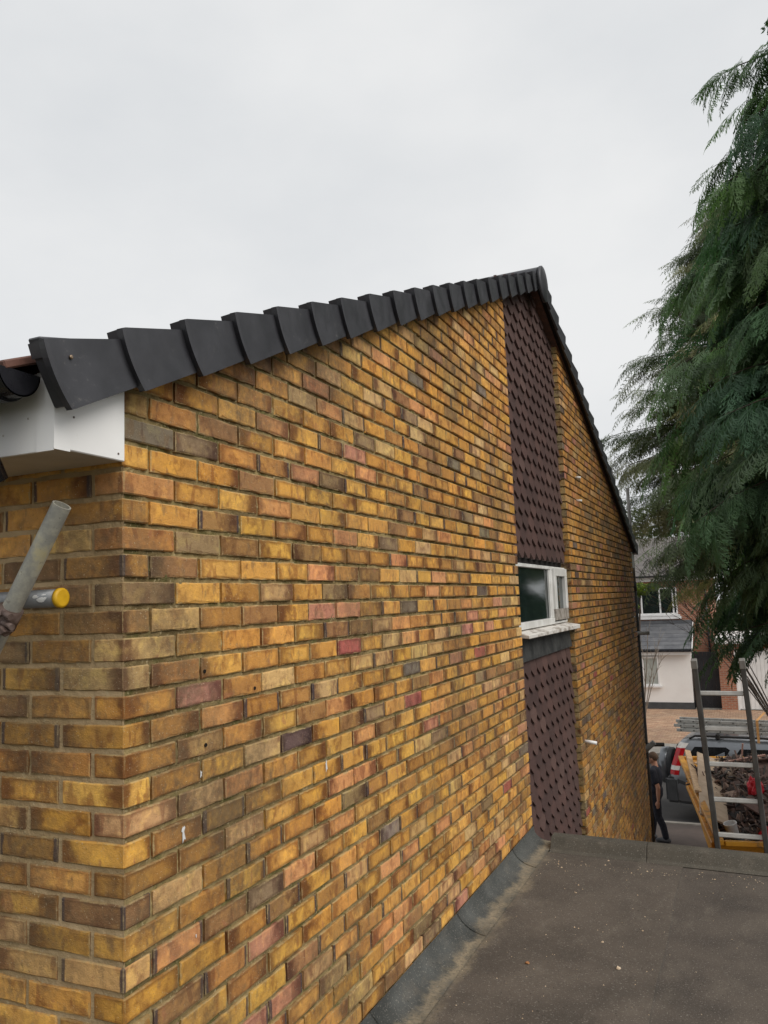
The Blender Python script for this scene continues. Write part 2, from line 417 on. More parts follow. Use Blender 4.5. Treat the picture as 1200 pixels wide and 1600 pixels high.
ground_sheet('pavement', -120, 120, 24.75, 26.4, G + 0.085, 'concrete', 0.1)
pv = ground_sheet('paved_driveway', -9, 5, 26.4, 35.5, G - 0.002, 'concrete')
def paving():
    V = []; F = []; T = []
    y = 26.42; row = 0
    while y < 35.0:
        x = -6.0 + (0.1 if row % 2 else 0)
        while x < 4.2:
            z = G + 0.02 + random.uniform(-0.004, 0.004); a = 0.006
            x0, x1, y0, y1 = x + a, x + 0.2 - a, y + a, y + 0.1 - a
            k = len(V)
            V += [(x0, y0, z), (x1, y0, z), (x1, y1, z), (x0, y1, z), (x0 - .004, y0 - .004, z - .03), (x1 + .004, y0 - .004, z - .03), (x1 + .004, y1 + .004, z - .03), (x0 - .004, y1 + .004, z - .03)]
            F += [(k, k + 1, k + 2, k + 3), (k + 4, k + 5, k + 1, k), (k + 5, k + 6, k + 2, k + 1), (k + 6, k + 7, k + 3, k + 2), (k + 7, k + 4, k, k + 3)]
            c = random.choice([(0.46, 0.29, 0.18), (0.42, 0.255, 0.16), (0.37, 0.215, 0.14), (0.48, 0.32, 0.21)]); g = random.uniform(0.85, 1.1)
            T += [(c[0] * g, c[1] * g, c[2] * g, 1)] * 8
            x += 0.2
        y += 0.1; row += 1
    me = fast_mesh('paving_block', np.array(V), np.array(F), M['paving'])
    at = me.attributes.new('tone', 'FLOAT_COLOR', 'POINT'); at.data.foreach_set('color', np.array(T, dtype=np.float32).ravel())
    o = bpy.data.objects.new('paving_block', me); C.objects.link(o); o.parent = pv; o['kind'] = 'stuff'
paving()

# ------------------------------------------------------------------ the brick house
house = thing('brick_house', 'yellow stock brick house gable with plum tile-hung strip, small window and black plastic verge', 'house', (0, 0, G))
Y_L, Y_R, Y_END = 4.19, 6.21, 11.2
AP_Y = 5.37
def cap_bot(y):
    """underside line of the verge units on the gable"""
    return 0.113 + 0.405 * (y + 0.253) if y < AP_Y else min(0.113 + 0.405 * (AP_Y + 0.253), 2.40 - 0.368 * (y - AP_Y))
def cap_top(y):
    return 0.383 + 0.405 * y if y < AP_Y else 2.557 - 0.365 * (y - AP_Y)
wt = lambda y: cap_bot(y) + 0.06
gable = MB()
gable.prism([(0.012, G), (Y_L - 0.006, G), (Y_L - 0.006, wt(Y_L)), (0.012, wt(0.0))], -0.26, -0.019)
gable.prism([(Y_R + 0.008, G), (Y_END - 0.01, G), (Y_END - 0.01, wt(Y_END)), (Y_R + 0.008, wt(Y_R))], -0.26, -0.024)
def mortar_relief(mb, to, a0, a1, z0, z1, step, mean, amp, seed, top=None):
    na, nz = max(2, int((a1 - a0) / step)), max(2, int((z1 - z0) / step)); V = []; F = []
    for i in range(na + 1):
        for k in range(nz + 1):
            a, z = a0 + (a1 - a0) * i / na, z0 + (z1 - z0) * k / nz
            q = Vector((a * 26, z * 26, seed)); d = noise.noise(q) * .6 + noise.noise(q * 2.3) * .45 + noise.noise(q * .22) * .5
            V.append(to(a, z, min(-.0004, -mean + amp * d)))
    for i in range(na):
        for k in range(nz):
            q = i * (nz + 1) + k
            if top is None or z0 + (z1 - z0) * (k + 1) / nz < top(a0 + (a1 - a0) * i / na): F.append((q, q + nz + 1, q + nz + 2, q + 1))
    mb.add(V, F)
mortar_relief(gable, lambda a, z, d: (d, a, z), 0.003, 2.3, -1.95, 1.20, .0115, .0085, .0090, 1.7, wt)
mortar_relief(gable, lambda a, z, d: (d, a, z), 2.3, 4.18, -2.2, 1.95, .02, .0165, .006, 4.1, wt)
gable = gable.build('gable_wall', 'mortar', house)
front = MB().box((-7, 0.012, G), (-0.019, 0.26, 0.20))
mortar_relief(front, lambda a, z, d: (-a, -d, z), 0.003, 1.2, -1.9, 0.06, .0115, .0050, .0045, 7.3)
front = front.build('front_wall', 'mortar_front', house)

PALETTE = [((0.63, 0.325, 0.075), 28), ((0.56, 0.270, 0.058), 26), ((0.45, 0.215, 0.054), 18), ((0.58, 0.355, 0.145), 11), ((0.32, 0.165, 0.062), 9),
           ((0.29, 0.185, 0.095), 4), ((0.60, 0.275, 0.105), 7), ((0.50, 0.220, 0.140), 2.2), ((0.40, 0.115, 0.085), 0.8), ((0.13, 0.085, 0.070), 0.8), ((0.22, 0.170, 0.120), 1.6)]
PW = np.array([w for _, w in PALETTE]); PW = PW / PW.sum()
def tone():
    c = PALETTE[rng.choice(len(PALETTE), p=PW)][0]; g = rng.uniform(0.90, 1.18)
    return (c[0] * g * rng.uniform(0.96, 1.04), c[1] * g * rng.uniform(0.95, 1.05), c[2] * g * rng.uniform(0.85, 1.15), rng.random())

bricks = []                      # (wall, start along the wall, length, z0, tone, y_out)
def lay_row(k, a, b, first, right_half=None):
    """stretcher bond between a and b: list of (start, end)"""
    res = []; s = a; L = first
    while s < b - 0.03:
        e = min(s + L, b)
        if b - e < 0.05: e = b
        res.append((s, e)); s = e + 0.010; L = 0.215
    return res
for k in range(-34, 71):
    z0 = -0.075 * (k + 1) + 0.005
    # gable, left of the tile hanging
    if z0 > -2.25:
        for a, b in lay_row(k, 0.0, Y_L, 0.215 if k % 2 == 0 else 0.1025):
            if a == 0.0 and k % 2 and z0 < 0.1: continue      # the front wall's corner brick shows its header here
            if z0 < cap_bot(b) and z0 + 0.06 < cap_top(a) + 0.02: bricks.append(('g', a, b - a, z0))
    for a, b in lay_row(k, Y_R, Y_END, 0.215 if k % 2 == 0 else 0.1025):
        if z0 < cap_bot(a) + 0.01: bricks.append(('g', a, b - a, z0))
    if -0.5 < -z0 and z0 < 0.1 and z0 > -4.2:
        # front wall runs to the left of the corner
        for a, b in lay_row(k, 0.1125 if k % 2 == 0 else 0.0, 3.0 if z0 > -2 else 1.2, 0.215):
            bricks.append(('f', a, b - a, z0))
def brick_corners(w, a, L, z0):
    if w == 'g': return [(0, a, z0), (0, a + L, z0), (0, a + L, z0 + .065), (0, a, z0 + .065)]
    return [(-a, 0, z0), (-a - L, 0, z0), (-a - L, 0, z0 + .065), (-a, 0, z0 + .065)]
def seen_area(cs):
    q = [proj(c) for c in cs]
    if any(x is None for x in q): return 0
    q = [(min(max(x, 0), 1200), min(max(y, 0), 1600)) for x, y in q]
    return 0.5 * abs(sum(q[i][0] * q[(i + 1) % 4][1] - q[(i + 1) % 4][0] * q[i][1] for i in range(4)))
order = sorted(range(len(bricks)), key=lambda i: -seen_area(brick_corners(*bricks[i])))
near = set(order[:300])

def brick_mesh(L, seed, depth=0.1025, both=False):
    """brick with a chipped front; x along its length, front at y=0, z up"""
    r = random.Random(seed); H = 0.0615; L -= 0.003
    j = lambda s=0.0019: r.uniform(-s, s)
    n = 6 if L > 0.15 else 4
    o = []
    for i in range(n): o.append((L * i / (n - 1) + (0 if i in (0, n - 1) else j(0.008)), 0 + j()))
    o.append((L + j(), H * 0.5 + j(0.01)))
    for i in reversed(range(n)): o.append((L * i / (n - 1) + (0 if i in (0, n - 1) else j(0.008)), H + j()))
    o.append((0 + j(), H * 0.5 + j(0.01)))
    N = len(o); cx, cz = L / 2, H / 2
    ins = []
    for x, z in o:
        d = r.uniform(0.0025, 0.0050) if r.random() < .8 else r.uniform(.006, .011); 
        ins.append((x + (d if x < L * .02 + 1e-9 else (-d if x > L * .98 else 0)), z + (d if z < H * .1 else (-d if z > H * .9 else 0))))
    V = [(x, j(0.0006), z) for x, z in ins] + [(x, 0.0022 + j(0.0008), z) for x, z in o] + [(x, depth, z) for x, z in o]
    F = [tuple(range(N))] + [(i, N + i, N + (i + 1) % N, (i + 1) % N) for i in range(N)] + [(N + i, 2 * N + i, 2 * N + (i + 1) % N, N + (i + 1) % N) for i in range(N)]
    me = bpy.data.meshes.new('brick'); me.from_pydata(V, [], F)
    uv = me.uv_layers.new(name='UVMap')
    for pl in me.polygons:
        side = abs(pl.normal.x) > 0.8
        for li in pl.loop_indices:
            c = me.vertices[me.loops[li].vertex_index].co
            uv.data[li].uv = ((c.y / depth) if side else c.x / L, c.z / H)
    bm = bmesh.new(); bm.from_mesh(me); bmesh.ops.recalc_face_normals(bm, faces=bm.faces); bm.to_mesh(me); bm.free()
    me.materials.append(M['brick'])
    return me
def corner_mesh(seed):
    """brick that shows a stretcher and a header at the corner of the house: x along, front y=0, header at x=0"""
    r = random.Random(seed); bm = bmesh.new(); bmesh.ops.create_cube(bm, size=1)
    L, D, H = 0.2135, 0.1025, 0.0615
    for v in bm.verts: v.co = Vector(((v.co.x + .5) * L, (v.co.y + .5) * D, (v.co.z + .5) * H))
    bmesh.ops.subdivide_edges(bm, edges=[e for e in bm.edges if abs((e.verts[0].co - e.verts[1].co).x) > .1], cuts=2)
    for v in bm.verts: v.co += Vector((r.uniform(-.001, .001), r.uniform(-.0008, .0008), r.uniform(-.0013, .0013)))
    bmesh.ops.bevel(bm, geom=[e for e in bm.edges if len(e.link_faces) == 2 and e.calc_face_angle(0) > 0.8], offset=0.0035, segments=1, affect='EDGES')
    me = bpy.data.meshes.new('brick'); bm.to_mesh(me); bm.free()
    uv = me.uv_layers.new(name='UVMap')
    for pl in me.polygons:
        side = abs(pl.normal.x) > 0.6
        for li in pl.loop_indices:
            c = me.vertices[me.loops[li].vertex_index].co
            uv.data[li].uv = ((c.y / D) if side else c.x / L, c.z / H)
    me.materials.append(M['brick'])
    return me
variants = {}
def brick_var(L):
    key = round(L, 3)
    if key not in variants: variants[key] = [brick_mesh(L, 100 + i + int(key * 1e4)) for i in range(9 if key in (0.215,) else 3)]
    return random.choice(variants[key])
corner_vars = [corner_mesh(i) for i in range(6)]
mirror_vars = []
for i in range(6):                       # the same seen from the front wall: header at its right end
    me = corner_mesh(20 + i)
    for v in me.vertices: v.co.x = 0.215 - v.co.x
    me.flip_normals(); mirror_vars.append(me)
FV, FF, FT, FU = [], [], [], []
def far_brick(w, a, L, z0, tn, dz):
    j = lambda s=0.0015: random.uniform(-s, s)
    H, i, D = 0.0605, 0.0040, 0.095
    pr = dz; L += .0005
    V = [(i, pr, i), (L - i, pr, i), (L - i, pr, H - i), (i, pr, H - i), (j(), .0022, j()), (L + j(), .0022, j()), (L + j(), .0022, H + j()), (j(), .0022, H + j()), (0, D, 0), (L, D, 0), (L, D, H), (0, D, H)]
    U = [(x / L, z / H) for x, _, z in V]
    k = len(FV)
    for x, y, z in V:
        FV.append((-y, a + x, z0 + z) if w == 'g' else (-a - L + x, y, z0 + z))
    q = [(0, 1, 2, 3), (4, 5, 1, 0), (5, 6, 2, 1), (6, 7, 3, 2), (7, 4, 0, 3), (8, 9, 5, 4), (9, 10, 6, 5), (10, 11, 7, 6), (11, 8, 4, 7)]
    FF.extend([tuple(k + t for t in f) for f in q]); FT.extend([tn] * 12); FU.extend(U)
HO = origin(house)
for i, (w, a, L, z0) in enumerate(bricks):
    tn = tone() if not (w == 'g' and a > 5) else tuple(c * k for c, k in zip(tone(), (.80, .77, .78, 1))); out_ = random.gauss(0, 0.0013)  # gable bricks beyond the tile strip toned down: shade put into their colour
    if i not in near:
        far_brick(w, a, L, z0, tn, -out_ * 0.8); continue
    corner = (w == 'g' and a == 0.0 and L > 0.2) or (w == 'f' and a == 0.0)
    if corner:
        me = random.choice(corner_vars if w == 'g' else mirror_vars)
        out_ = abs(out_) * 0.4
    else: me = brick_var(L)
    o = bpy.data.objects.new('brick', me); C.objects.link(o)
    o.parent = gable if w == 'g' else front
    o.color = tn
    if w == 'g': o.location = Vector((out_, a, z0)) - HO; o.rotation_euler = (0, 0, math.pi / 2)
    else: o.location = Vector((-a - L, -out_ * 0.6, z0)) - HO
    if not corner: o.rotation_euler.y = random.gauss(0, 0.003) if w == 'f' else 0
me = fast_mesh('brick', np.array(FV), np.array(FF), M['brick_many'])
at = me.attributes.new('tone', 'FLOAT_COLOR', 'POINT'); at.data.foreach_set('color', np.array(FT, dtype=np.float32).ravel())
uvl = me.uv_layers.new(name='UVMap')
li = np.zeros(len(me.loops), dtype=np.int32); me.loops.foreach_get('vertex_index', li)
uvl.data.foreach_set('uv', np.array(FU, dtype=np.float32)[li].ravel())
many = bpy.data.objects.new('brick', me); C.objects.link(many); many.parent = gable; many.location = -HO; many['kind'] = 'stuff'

# ---- plum tile hanging
backing = MB().prism([(Y_L - 0.02, G), (Y_R + 0.02, G), (Y_R + 0.02, wt(Y_R)), (AP_Y, wt(AP_Y)), (Y_L - 0.02, wt(Y_L))], -0.26, -0.088)
backing = backing.build('tile_backing', 'dark_board', house)
def hang_mesh(seed):
    r = random.Random(seed); w, h, s, th = 0.199, 0.232, 0.056, 0.023
    w2 = w / 2 - 0.0012
    o = [(-w2, h), (-w2, s), (-0.030, 0.004), (0, 0 + r.uniform(-.001, .001)), (0.030, 0.004), (w2, s), (w2, h)]
    lean = 0.033
    yy = lambda z: -lean * (1 - z / h)
    V = [(x, yy(z) - th, z) for x, z in o] + [(x, yy(z), z) for x, z in o]
    n = len(o)
    F = [tuple(range(n)), tuple(reversed(range(n, 2 * n)))] + [(i, n + i, n + (i + 1) % n, (i + 1) % n) for i in range(n)]
    me = bpy.data.meshes.new('hanging_tile'); me.from_pydata(V, [], F)
    bm = bmesh.new(); bm.from_mesh(me); bmesh.ops.recalc_face_normals(bm, faces=bm.faces); bm.to_mesh(me); bm.free()
    me.materials.append(M['hung'])
    return me
hv = [hang_mesh(i) for i in range(4)]
tiles = []
def tile_rows(z_start, n, top):
    for r in range(n):
        z = z_start + 0.1175 * r
        x = Y_L + (0.0 if r % 2 else 0.0995) - 0.1
        while x < Y_R + 0.08:
            c = x + 0.0995
            if Y_L - 0.06 < c < Y_R + 0.02 and z + 0.05 < top(c): tiles.append((c, z))
            x += 0.199
tile_rows(-0.085, 22, lambda c: cap_bot(c) + 0.02)
tile_rows(-1.01 - 0.1175 * 36, 37, lambda c: -0.80)
torder = sorted(range(len(tiles)), key=lambda i: -seen_area([(-.06, tiles[i][0] - .1, tiles[i][1]), (-.06, tiles[i][0] + .1, tiles[i][1]), (-.06, tiles[i][0] + .1, tiles[i][1] + .12), (-.06, tiles[i][0] - .1, tiles[i][1] + .12)]) * (1 if tiles[i][1] > -2.85 else 0.01))
tnear = set(torder[:300])
rest_v, rest_f = [], []
for i, (c, z) in enumerate(tiles):
    me = random.choice(hv)
    loc = Vector((-0.091 + random.uniform(-.0015, .0015), c, z + random.uniform(-.002, .002)))
    if i in tnear:
        o = bpy.data.objects.new('hanging_tile', me); C.objects.link(o); o.parent = backing
        o.location = loc - HO; o.rotation_euler = (random.gauss(0, .006), 0, math.pi / 2)
    else:
        k = len(rest_v)
        rest_v += [(loc.x - v.co.y, loc.y + v.co.x, loc.z + v.co.z) for v in me.vertices]
        rest_f += [tuple(k + q for q in p.vertices) for p in me.polygons]
mb = MB(); mb.add(rest_v, rest_f); o = mb.build('hanging_tile', 'hung', backing); o['kind'] = 'stuff'

# ---- window in the strip
win = MB()
X0, X1 = -0.10, -0.052
ZB, ZT = -0.640, -0.125
win.box((X0, Y_L - .03, ZT - 0.028), (X1, Y_R - .03, ZT)).box((X0, Y_L - .03, ZB), (X1 + .004, 5.60, ZB + 0.055)).box((X0, 5.535, ZB + .055), (X1, 5.60, ZT - .028)).box((X0, Y_L - .03, ZB + .055), (X1, Y_L + .03, ZT - .028)).box((X0, Y_R - .055, ZB), (X1, Y_R - .03, ZT - .028)).box((X0, 5.60, ZB), (X1, Y_R - .055, ZB + .02))
win = win.build('window', 'white_paint', house, bevel=0.003)
MB().box((-0.085, Y_L + .03, ZB + .055), (-0.078, 5.535, ZT - .028)).build('pane', 'glass', win)
MB().box((-0.075, 5.49, ZB + .056), (-0.060, 5.534, ZT - .029)).build('glazing_bead', 'white_paint', win)
sx = -0.032
cas = MB().box((X0 + .03, 5.608, ZT - .085), (sx, Y_R - .034, ZT - .012)).box((X0 + .03, 5.608, ZB + .13), (sx, 5.695, ZT - .085)).box((X0 + .03, Y_R - .125, ZB + .13), (sx, Y_R - .034, ZT - .085))
cas.build('casement', 'white_paint', win, bevel=0.003)
MB().box((X0 + .03, 5.610, ZB + .03), (sx - .002, Y_R - .036, ZB + .13)).build('casement_rail', 'rotten_wood', win, bevel=0.003)
MB().box((-0.070, 5.695, ZB + .13), (-0.064, Y_R - .125, ZT - .085)).build('pane', 'glass', win)
MB().add([(-.10, Y_L - .02, ZB - .002), (.052, Y_L + .02, ZB - .030), (.052, Y_R + .04, ZB - .030), (-.10, Y_R - .01, ZB - .002), (-.10, Y_L - .02, ZB - .045), (.052, Y_L + .02, ZB - .058), (.052, Y_R + .04, ZB - .068), (-.10, Y_R - .01, ZB - .045)],
         [(0, 1, 2, 3), (4, 7, 6, 5), (0, 4, 5, 1), (1, 5, 6, 2), (2, 6, 7, 3), (3, 7, 4, 0)]).build('window_sill', 'painted_wood', house, bevel=0.004)
MB().add([(-.050, Y_L - .01, ZB - .05), (-.050, Y_R - .012, ZB - .05), (-.026, Y_R - .012, -.875), (-.026, Y_L - .01, -.875), (-.10, Y_L - .01, ZB - .05), (-.10, Y_R - .012, ZB - .05), (-.034, Y_R - .012, -.875), (-.034, Y_L - .01, -.875)],
         [(0, 1, 2, 3), (4, 7, 6, 5), (0, 4, 5, 1), (1, 5, 6, 2), (2, 6, 7, 3), (3, 7, 4, 0)]).build('lead_apron', 'lead', house)

# ---- verge units
def verge_mesh(flip=1, L=0.335):
    """one dry verge unit; s along the slope, n square to it, x outward"""
    H0, H1 = 0.138, 0.120
    pr = []
    N = 9
    def lead(t): return 0.026 * t - 0.011 * 4 * t * (1 - t)
    V = []; F = []
    def ring(s_of, x, H, x_in):
        k = len(V)
        for i in range(N): V.append((x, s_of(i / (N - 1)), -H * i / (N - 1)))
        return k
    th = 0.006
    tilt = 0.033
    rows = [(lambda t: lead(t), 0.080, H0, tilt), (lambda t: lead(t) + 0.012, 0.0815, H0, tilt), (lambda t: L + lead(t), 0.060, H1, 0.0)]
    ks = []
    for fn, x, H, up in rows:
        k = len(V); ks.append(k)
        for i in range(N):
            t = i / (N - 1)
            V.append((x, fn(t), up * (1 - t) - 0.0 - H * t))
    for a, b in zip(ks, ks[1:]):
        for i in range(N - 1): F.append((a + i, b + i, b + i + 1, a + i + 1))
    # leading end wall back towards the roof, and bottom return
    k = len(V)
    for i in range(N):
        t = i / (N - 1); V.append((0.058, lead(t) + 0.004, tilt * (1 - t) - H0 * t))
    for i in range(N - 1): F.append((ks[0] + i, ks[0] + i + 1, k + i + 1, k + i))
    kb = len(V)
    V += [(0.058, lead(1), -H0), (0.048, L + lead(1), -H1)]
    F.append((ks[0] + N - 1, ks[1] + N - 1, ks[2] + N - 1, kb + 1, kb))
    # top flange over the tiles
    kt = len(V)
    V += [(0.080, lead(0), tilt + .0004), (0.060, L, .0004), (0.018, L, -0.002), (0.018, 0.01, tilt - 0.004), (0.018, 0.01, tilt - 0.040), (0.060, lead(0) + .004, tilt - .040)]
    F += [(kt, kt + 1, kt + 2, kt + 3), (kt, kt + 3, kt + 4, kt + 5)]
    me = bpy.data.meshes.new('verge_unit')
    me.from_pydata([(x, s * flip, n) for x, s, n in V], [], F)
    bm = bmesh.new(); bm.from_mesh(me); bmesh.ops.remove_doubles(bm, verts=bm.verts, dist=0.0006); bmesh.ops.recalc_face_normals(bm, faces=bm.faces)
    ups = [f for f in bm.faces if f.normal.x > .9]
    if ups and sum(f.normal.x for f in bm.faces if abs(f.normal.x) > .9) < 0:
        bmesh.ops.reverse_faces(bm, faces=bm.faces)
    bm.to_mesh(me); bm.free()
    me.materials.append(M['cap'])
    return me
ym = verge_mesh(1); fm = verge_mesh(-1, 0.34)
pos = []; y = -0.338
for i in range(30):
    if y > 5.08: break
    pos.append(y); y += 0.2585 if i < 6 else 0.287
def put_part(name, me, loc, parent, rot=(0, 0, 0)):
    o = bpy.data.objects.new(name, me); C.objects.link(o); o.parent = parent; o.location = Vector(loc) - origin(parent); o.rotation_euler = rot
    return o
th1 = math.atan(0.405)
first_cap = None
for i, y in enumerate(pos):
    o = put_part('verge_unit', ym, (random.uniform(-.001, .001), y, cap_top(y) - 0.033), house, (th1 + random.gauss(0, .004), 0, 0))
    if i == 0: first_cap = o
y = 11.42; th2 = -math.atan(0.365)
while y > 5.62:
    put_part('verge_unit', fm, (0, y, cap_top(y) - 0.033), house, (th2, 0, 0)); y -= 0.30
# closed eaves end and its screw
MB().prism([(-0.345, 0.255), (-0.318, 0.200), (-0.292, 0.155), (-0.262, 0.105), (-0.15, 0.15), (-0.2, 0.29)], 0.020, 0.060).build('verge_end_cap', 'cap', house, bevel=0.004)
MB().lathe([(0.0055, 0), (0.0055, 0.003), (0.003, 0.0045)], (0.0795, -0.268, 0.222), 10, 'x').build('screw', 'screw', house)
MB().prism([(11.47, 0.33), (11.44, 0.20), (11.30, 0.22), (11.30, 0.40)], 0.0, 0.060).build('verge_end_cap', 'cap', house, bevel=0.004)
# undercloak strips below the units
MB().add([(0.060, -0.25, cap_bot(-0.25) + .022), (0.060, AP_Y, cap_bot(AP_Y) + .022), (-0.02, AP_Y, cap_bot(AP_Y) + .030), (-0.02, -0.25, cap_bot(-0.25) + .030)], [(0, 1, 2, 3)]).build('undercloak', 'dark_board', house)
MB().add([(0.060, 11.4, cap_bot(11.4) + .022), (0.060, AP_Y + .001, cap_bot(AP_Y + .001) + .022), (-0.02, AP_Y + .001, cap_bot(AP_Y + .001) + .030), (-0.02, 11.4, cap_bot(11.4) + .030)], [(0, 1, 2, 3)]).build('undercloak', 'dark_board', house)
# ridge
RC = (5.27, 2.415)
rid = MB()
for i in range(14):
    x1 = 0.07 - 0.45 * i; x0 = x1 - 0.448
    n = 12; o = [(RC[0] + 0.127 * math.cos(math.pi * k / n), RC[1] + 0.127 * math.sin(math.pi * k / n)) for k in range(n + 1)] + [(RC[0] - 0.112 * math.cos(math.pi * k / n), RC[1] + 0.112 * math.sin(math.pi * k / n)) for k in range(n + 1)]
    MB().prism(o, x0, x1 - (0.004 if i else 0)).build('ridge_tile', 'cap', house)
MB().lathe([(0.140, 0.0), (0.162, 0.004), (0.162, 0.024), (0.152, 0.030), (0.05, 0.035)], (0.082, RC[0], RC[1] - 0.032), 32, 'x').build('ridge_end_cap', 'cap', house)
# roof slopes
s1 = lambda y, d: 0.383 + 0.405 * y - d
s2 = lambda y, d: 2.557 - 0.365 * (y - AP_Y) - d
MB().prism([(-0.225, s1(-0.225, .045)), (AP_Y - .05, s1(AP_Y - .05, .045)), (11.40, s2(11.40, .045)), (11.40, s2(11.40, .15)), (AP_Y, s1(AP_Y, .16)), (-0.225, s1(-0.225, .12))], -9, 0.012).build('roof', 'roof_tile', house)
for i in range(9):
    x = -0.01 - 0.30 * i
    MB().box((x - 0.294, 0, 0), (x, 0.42, 0.022), Matrix.Translation((0, -0.375, s1(-0.375, 0.052))) @ Matrix.Rotation(th1, 4, 'X')).build('eaves_tile', 'roof_tile', house, bevel=0.004)
# eaves box
FY = -0.24
MB().box((-7, FY - .010, 0.008), (-0.001, FY, 0.205)).build('fascia_board', 'upvc', house, bevel=0.0015)
MB().prism([(FY - .010, 0.014), (-0.004, 0.014), (-0.004, wt(-.004) - .03), (FY - .010, wt(FY))], 0.0005, 0.010).build('box_end', 'upvc', house, bevel=0.0025)
MB().prism([(FY - .0135, 0.010), (FY + .038, 0.010), (FY + .038, 0.205), (FY - .0135, 0.205)], 0.0102, 0.0132).build('corner_trim', 'upvc', house)
MB().box((-0.045, FY - .0135, 0.007), (0.0100, FY - .0102, 0.205)).build('corner_trim', 'upvc', house)
MB().box((-7, FY, 0.016), (-0.0006, -0.0015, 0.024)).build('soffit', 'soffit', house)
scr = [(-0.075, 0.095), (-0.16, 0.062)]
for x, z in scr: MB().lathe([(0.003, 0), (0.003, -0.0012)], (x, FY - .0105, z), 8, 'y').build('fixing_pin', 'painted_wood', house)
for yy, z in [(-0.030, 0.032), (FY + .052, 0.10)]: MB().lathe([(0.003, 0), (0.003, 0.0012)], (0.0102, yy, z), 8, 'x').build('fixing_pin', 'rust', house)
MB().box((-7, 11.2, 0.0), (0.0, 11.44, 0.24)).build('fascia_board', 'upvc', house, bevel=0.002)
# gutter with its stop end
gy, gz, gr = -0.335, 0.186, 0.062
def half_round(r0, r1, n=14):
    return [(gy - r1 * math.cos(math.pi * k / n), gz - r1 * math.sin(math.pi * k / n)) for k in range(n + 1)] + [(gy + r0 * math.cos(math.pi * k / n), gz - r0 * math.sin(math.pi * k / n)) for k in range(n + 1)]
gut = MB().prism(half_round(gr - .004, gr), -6.9, -0.075).build('gutter', 'gutter', house)
MB().prism(half_round(gr - .006, gr + .006), -0.085, -0.055).build('gutter_clip', 'gutter', gut)
MB().prism([(gy - gr * math.cos(math.pi * k / 16), gz - gr * math.sin(math.pi * k / 16)) for k in range(17)], -0.020, -0.012).build('stop_end', 'gutter', gut)
MB().prism(half_round(gr - .004, gr), -0.075, -0.012).build('gutter_union', 'gutter', gut)
MB().lathe([(0.036, 0.0), (0.038, 0.02), (0.034, 0.075)], (-0.155, gy + .01, gz - .125), 16).build('outlet', 'gutter', gut)
MB().tube([(-.155, gy + .01, gz - .115), (-.155, gy + .01, gz - .15), (-.16, -.27, gz - .24), (-.40, -.05, gz - .5), (-0.6, -.05, gz - .7)][:3], 0.030, 12).build('downpipe_bend', 'gutter', gut)
# bits in the wall
for i, (y, z) in enumerate([(0.348, -0.575), (0.349, -0.792), (0.62, -0.655)]):
    MB().lathe([(0.0058, 0.0), (0.0058, 0.0024), (0.0040, 0.0024), (0.0040, 0.0006)], (0.0005, y, z), 12, 'x').build('drill_hole_disc', 'hole', house)  # dark discs standing for drilled holes, hole shade put into the colour
for y, z in [(6.805, 0.839), (6.791, 0.593)]:
    MB().tube([(-.004, y, z), (0.055, y, z - .006)], 0.011, 8).build('fixing_stub', 'white_paint', house)
MB().tube([(-.004, 6.40, -1.80), (0.11, 6.40, -1.815)], 0.017, 10).build('overflow_pipe', 'upvc', house)
def splash(y, z, s, seed):
    r = random.Random(seed); n = 14
    V = [(0.0040, y, z)]; F = []
    for k in range(n):
        a = 2 * math.pi * k / n; rr = s * r.uniform(.35, 1.0) * (1.9 if math.sin(a) < -.6 else 1)
        V.append((0.0032, y + rr * .5 * math.cos(a), z + rr * math.sin(a)))
    for k in range(n): F.append((0, 1 + k, 1 + (k + 1) % n))
    MB().add(V, F).build('paint_splash', 'white_paint_spot', house)
for q in [(0.237, -1.010, 0.020, 1), (0.322, -0.868, 0.010, 2), (1.10, -0.99, 0.018, 3), (0.29, -1.31, 0.006, 4)]: splash(*q)

# ------------------------------------------------------------------ flat roofed garage
gar = thing('flat_roof_garage', 'low garage with worn brown felt flat roof against the yellow brick gable', 'garage', (1.6, 0.5, G))
kz = -2.040
def kerb_y(x): return KERB_Y - 0.07 * x
MB().prism([(0.012, -4.0), (3.3, -4.0), (3.3, kerb_y(3.3) + .12), (0.012, kerb_y(0) + .12)], G, ROOF_Z - .012, 'z').build('garage_wall', 'mortar', gar)
def sheet(x0, x1, z, mat):
    n = 24; V = []; F = []
    ys = [-4.0 + (kerb_y((x0 + x1) / 2) - 0.02 + 4.0) * i / n for i in range(n + 1)]
    for y in ys:
        w = 0.006 * math.sin(y * 5.1 + x0 * 3)
        V += [(x0 + w, y, z), (x1 + w, y, z + .0006), (x0 + w, y, z - .011), (x1 + w, y, z - .011)]
    for i in range(n):
        a, b = 4 * i, 4 * i + 4
        F += [(a, a + 1, b + 1, b), (a, b, b + 2, a + 2), (a + 1, a + 3, b + 3, b + 1)]
    F += [(0, 2, 3, 1)]
    MB().add(V, F).build('felt_sheet', mat, gar)
sheet(0.012, 1.02, ROOF_Z, 'felt'); sheet(1.0, 2.02, ROOF_Z - .0045, 'felt_dark'); sheet(2.0, 3.3, ROOF_Z, 'felt')
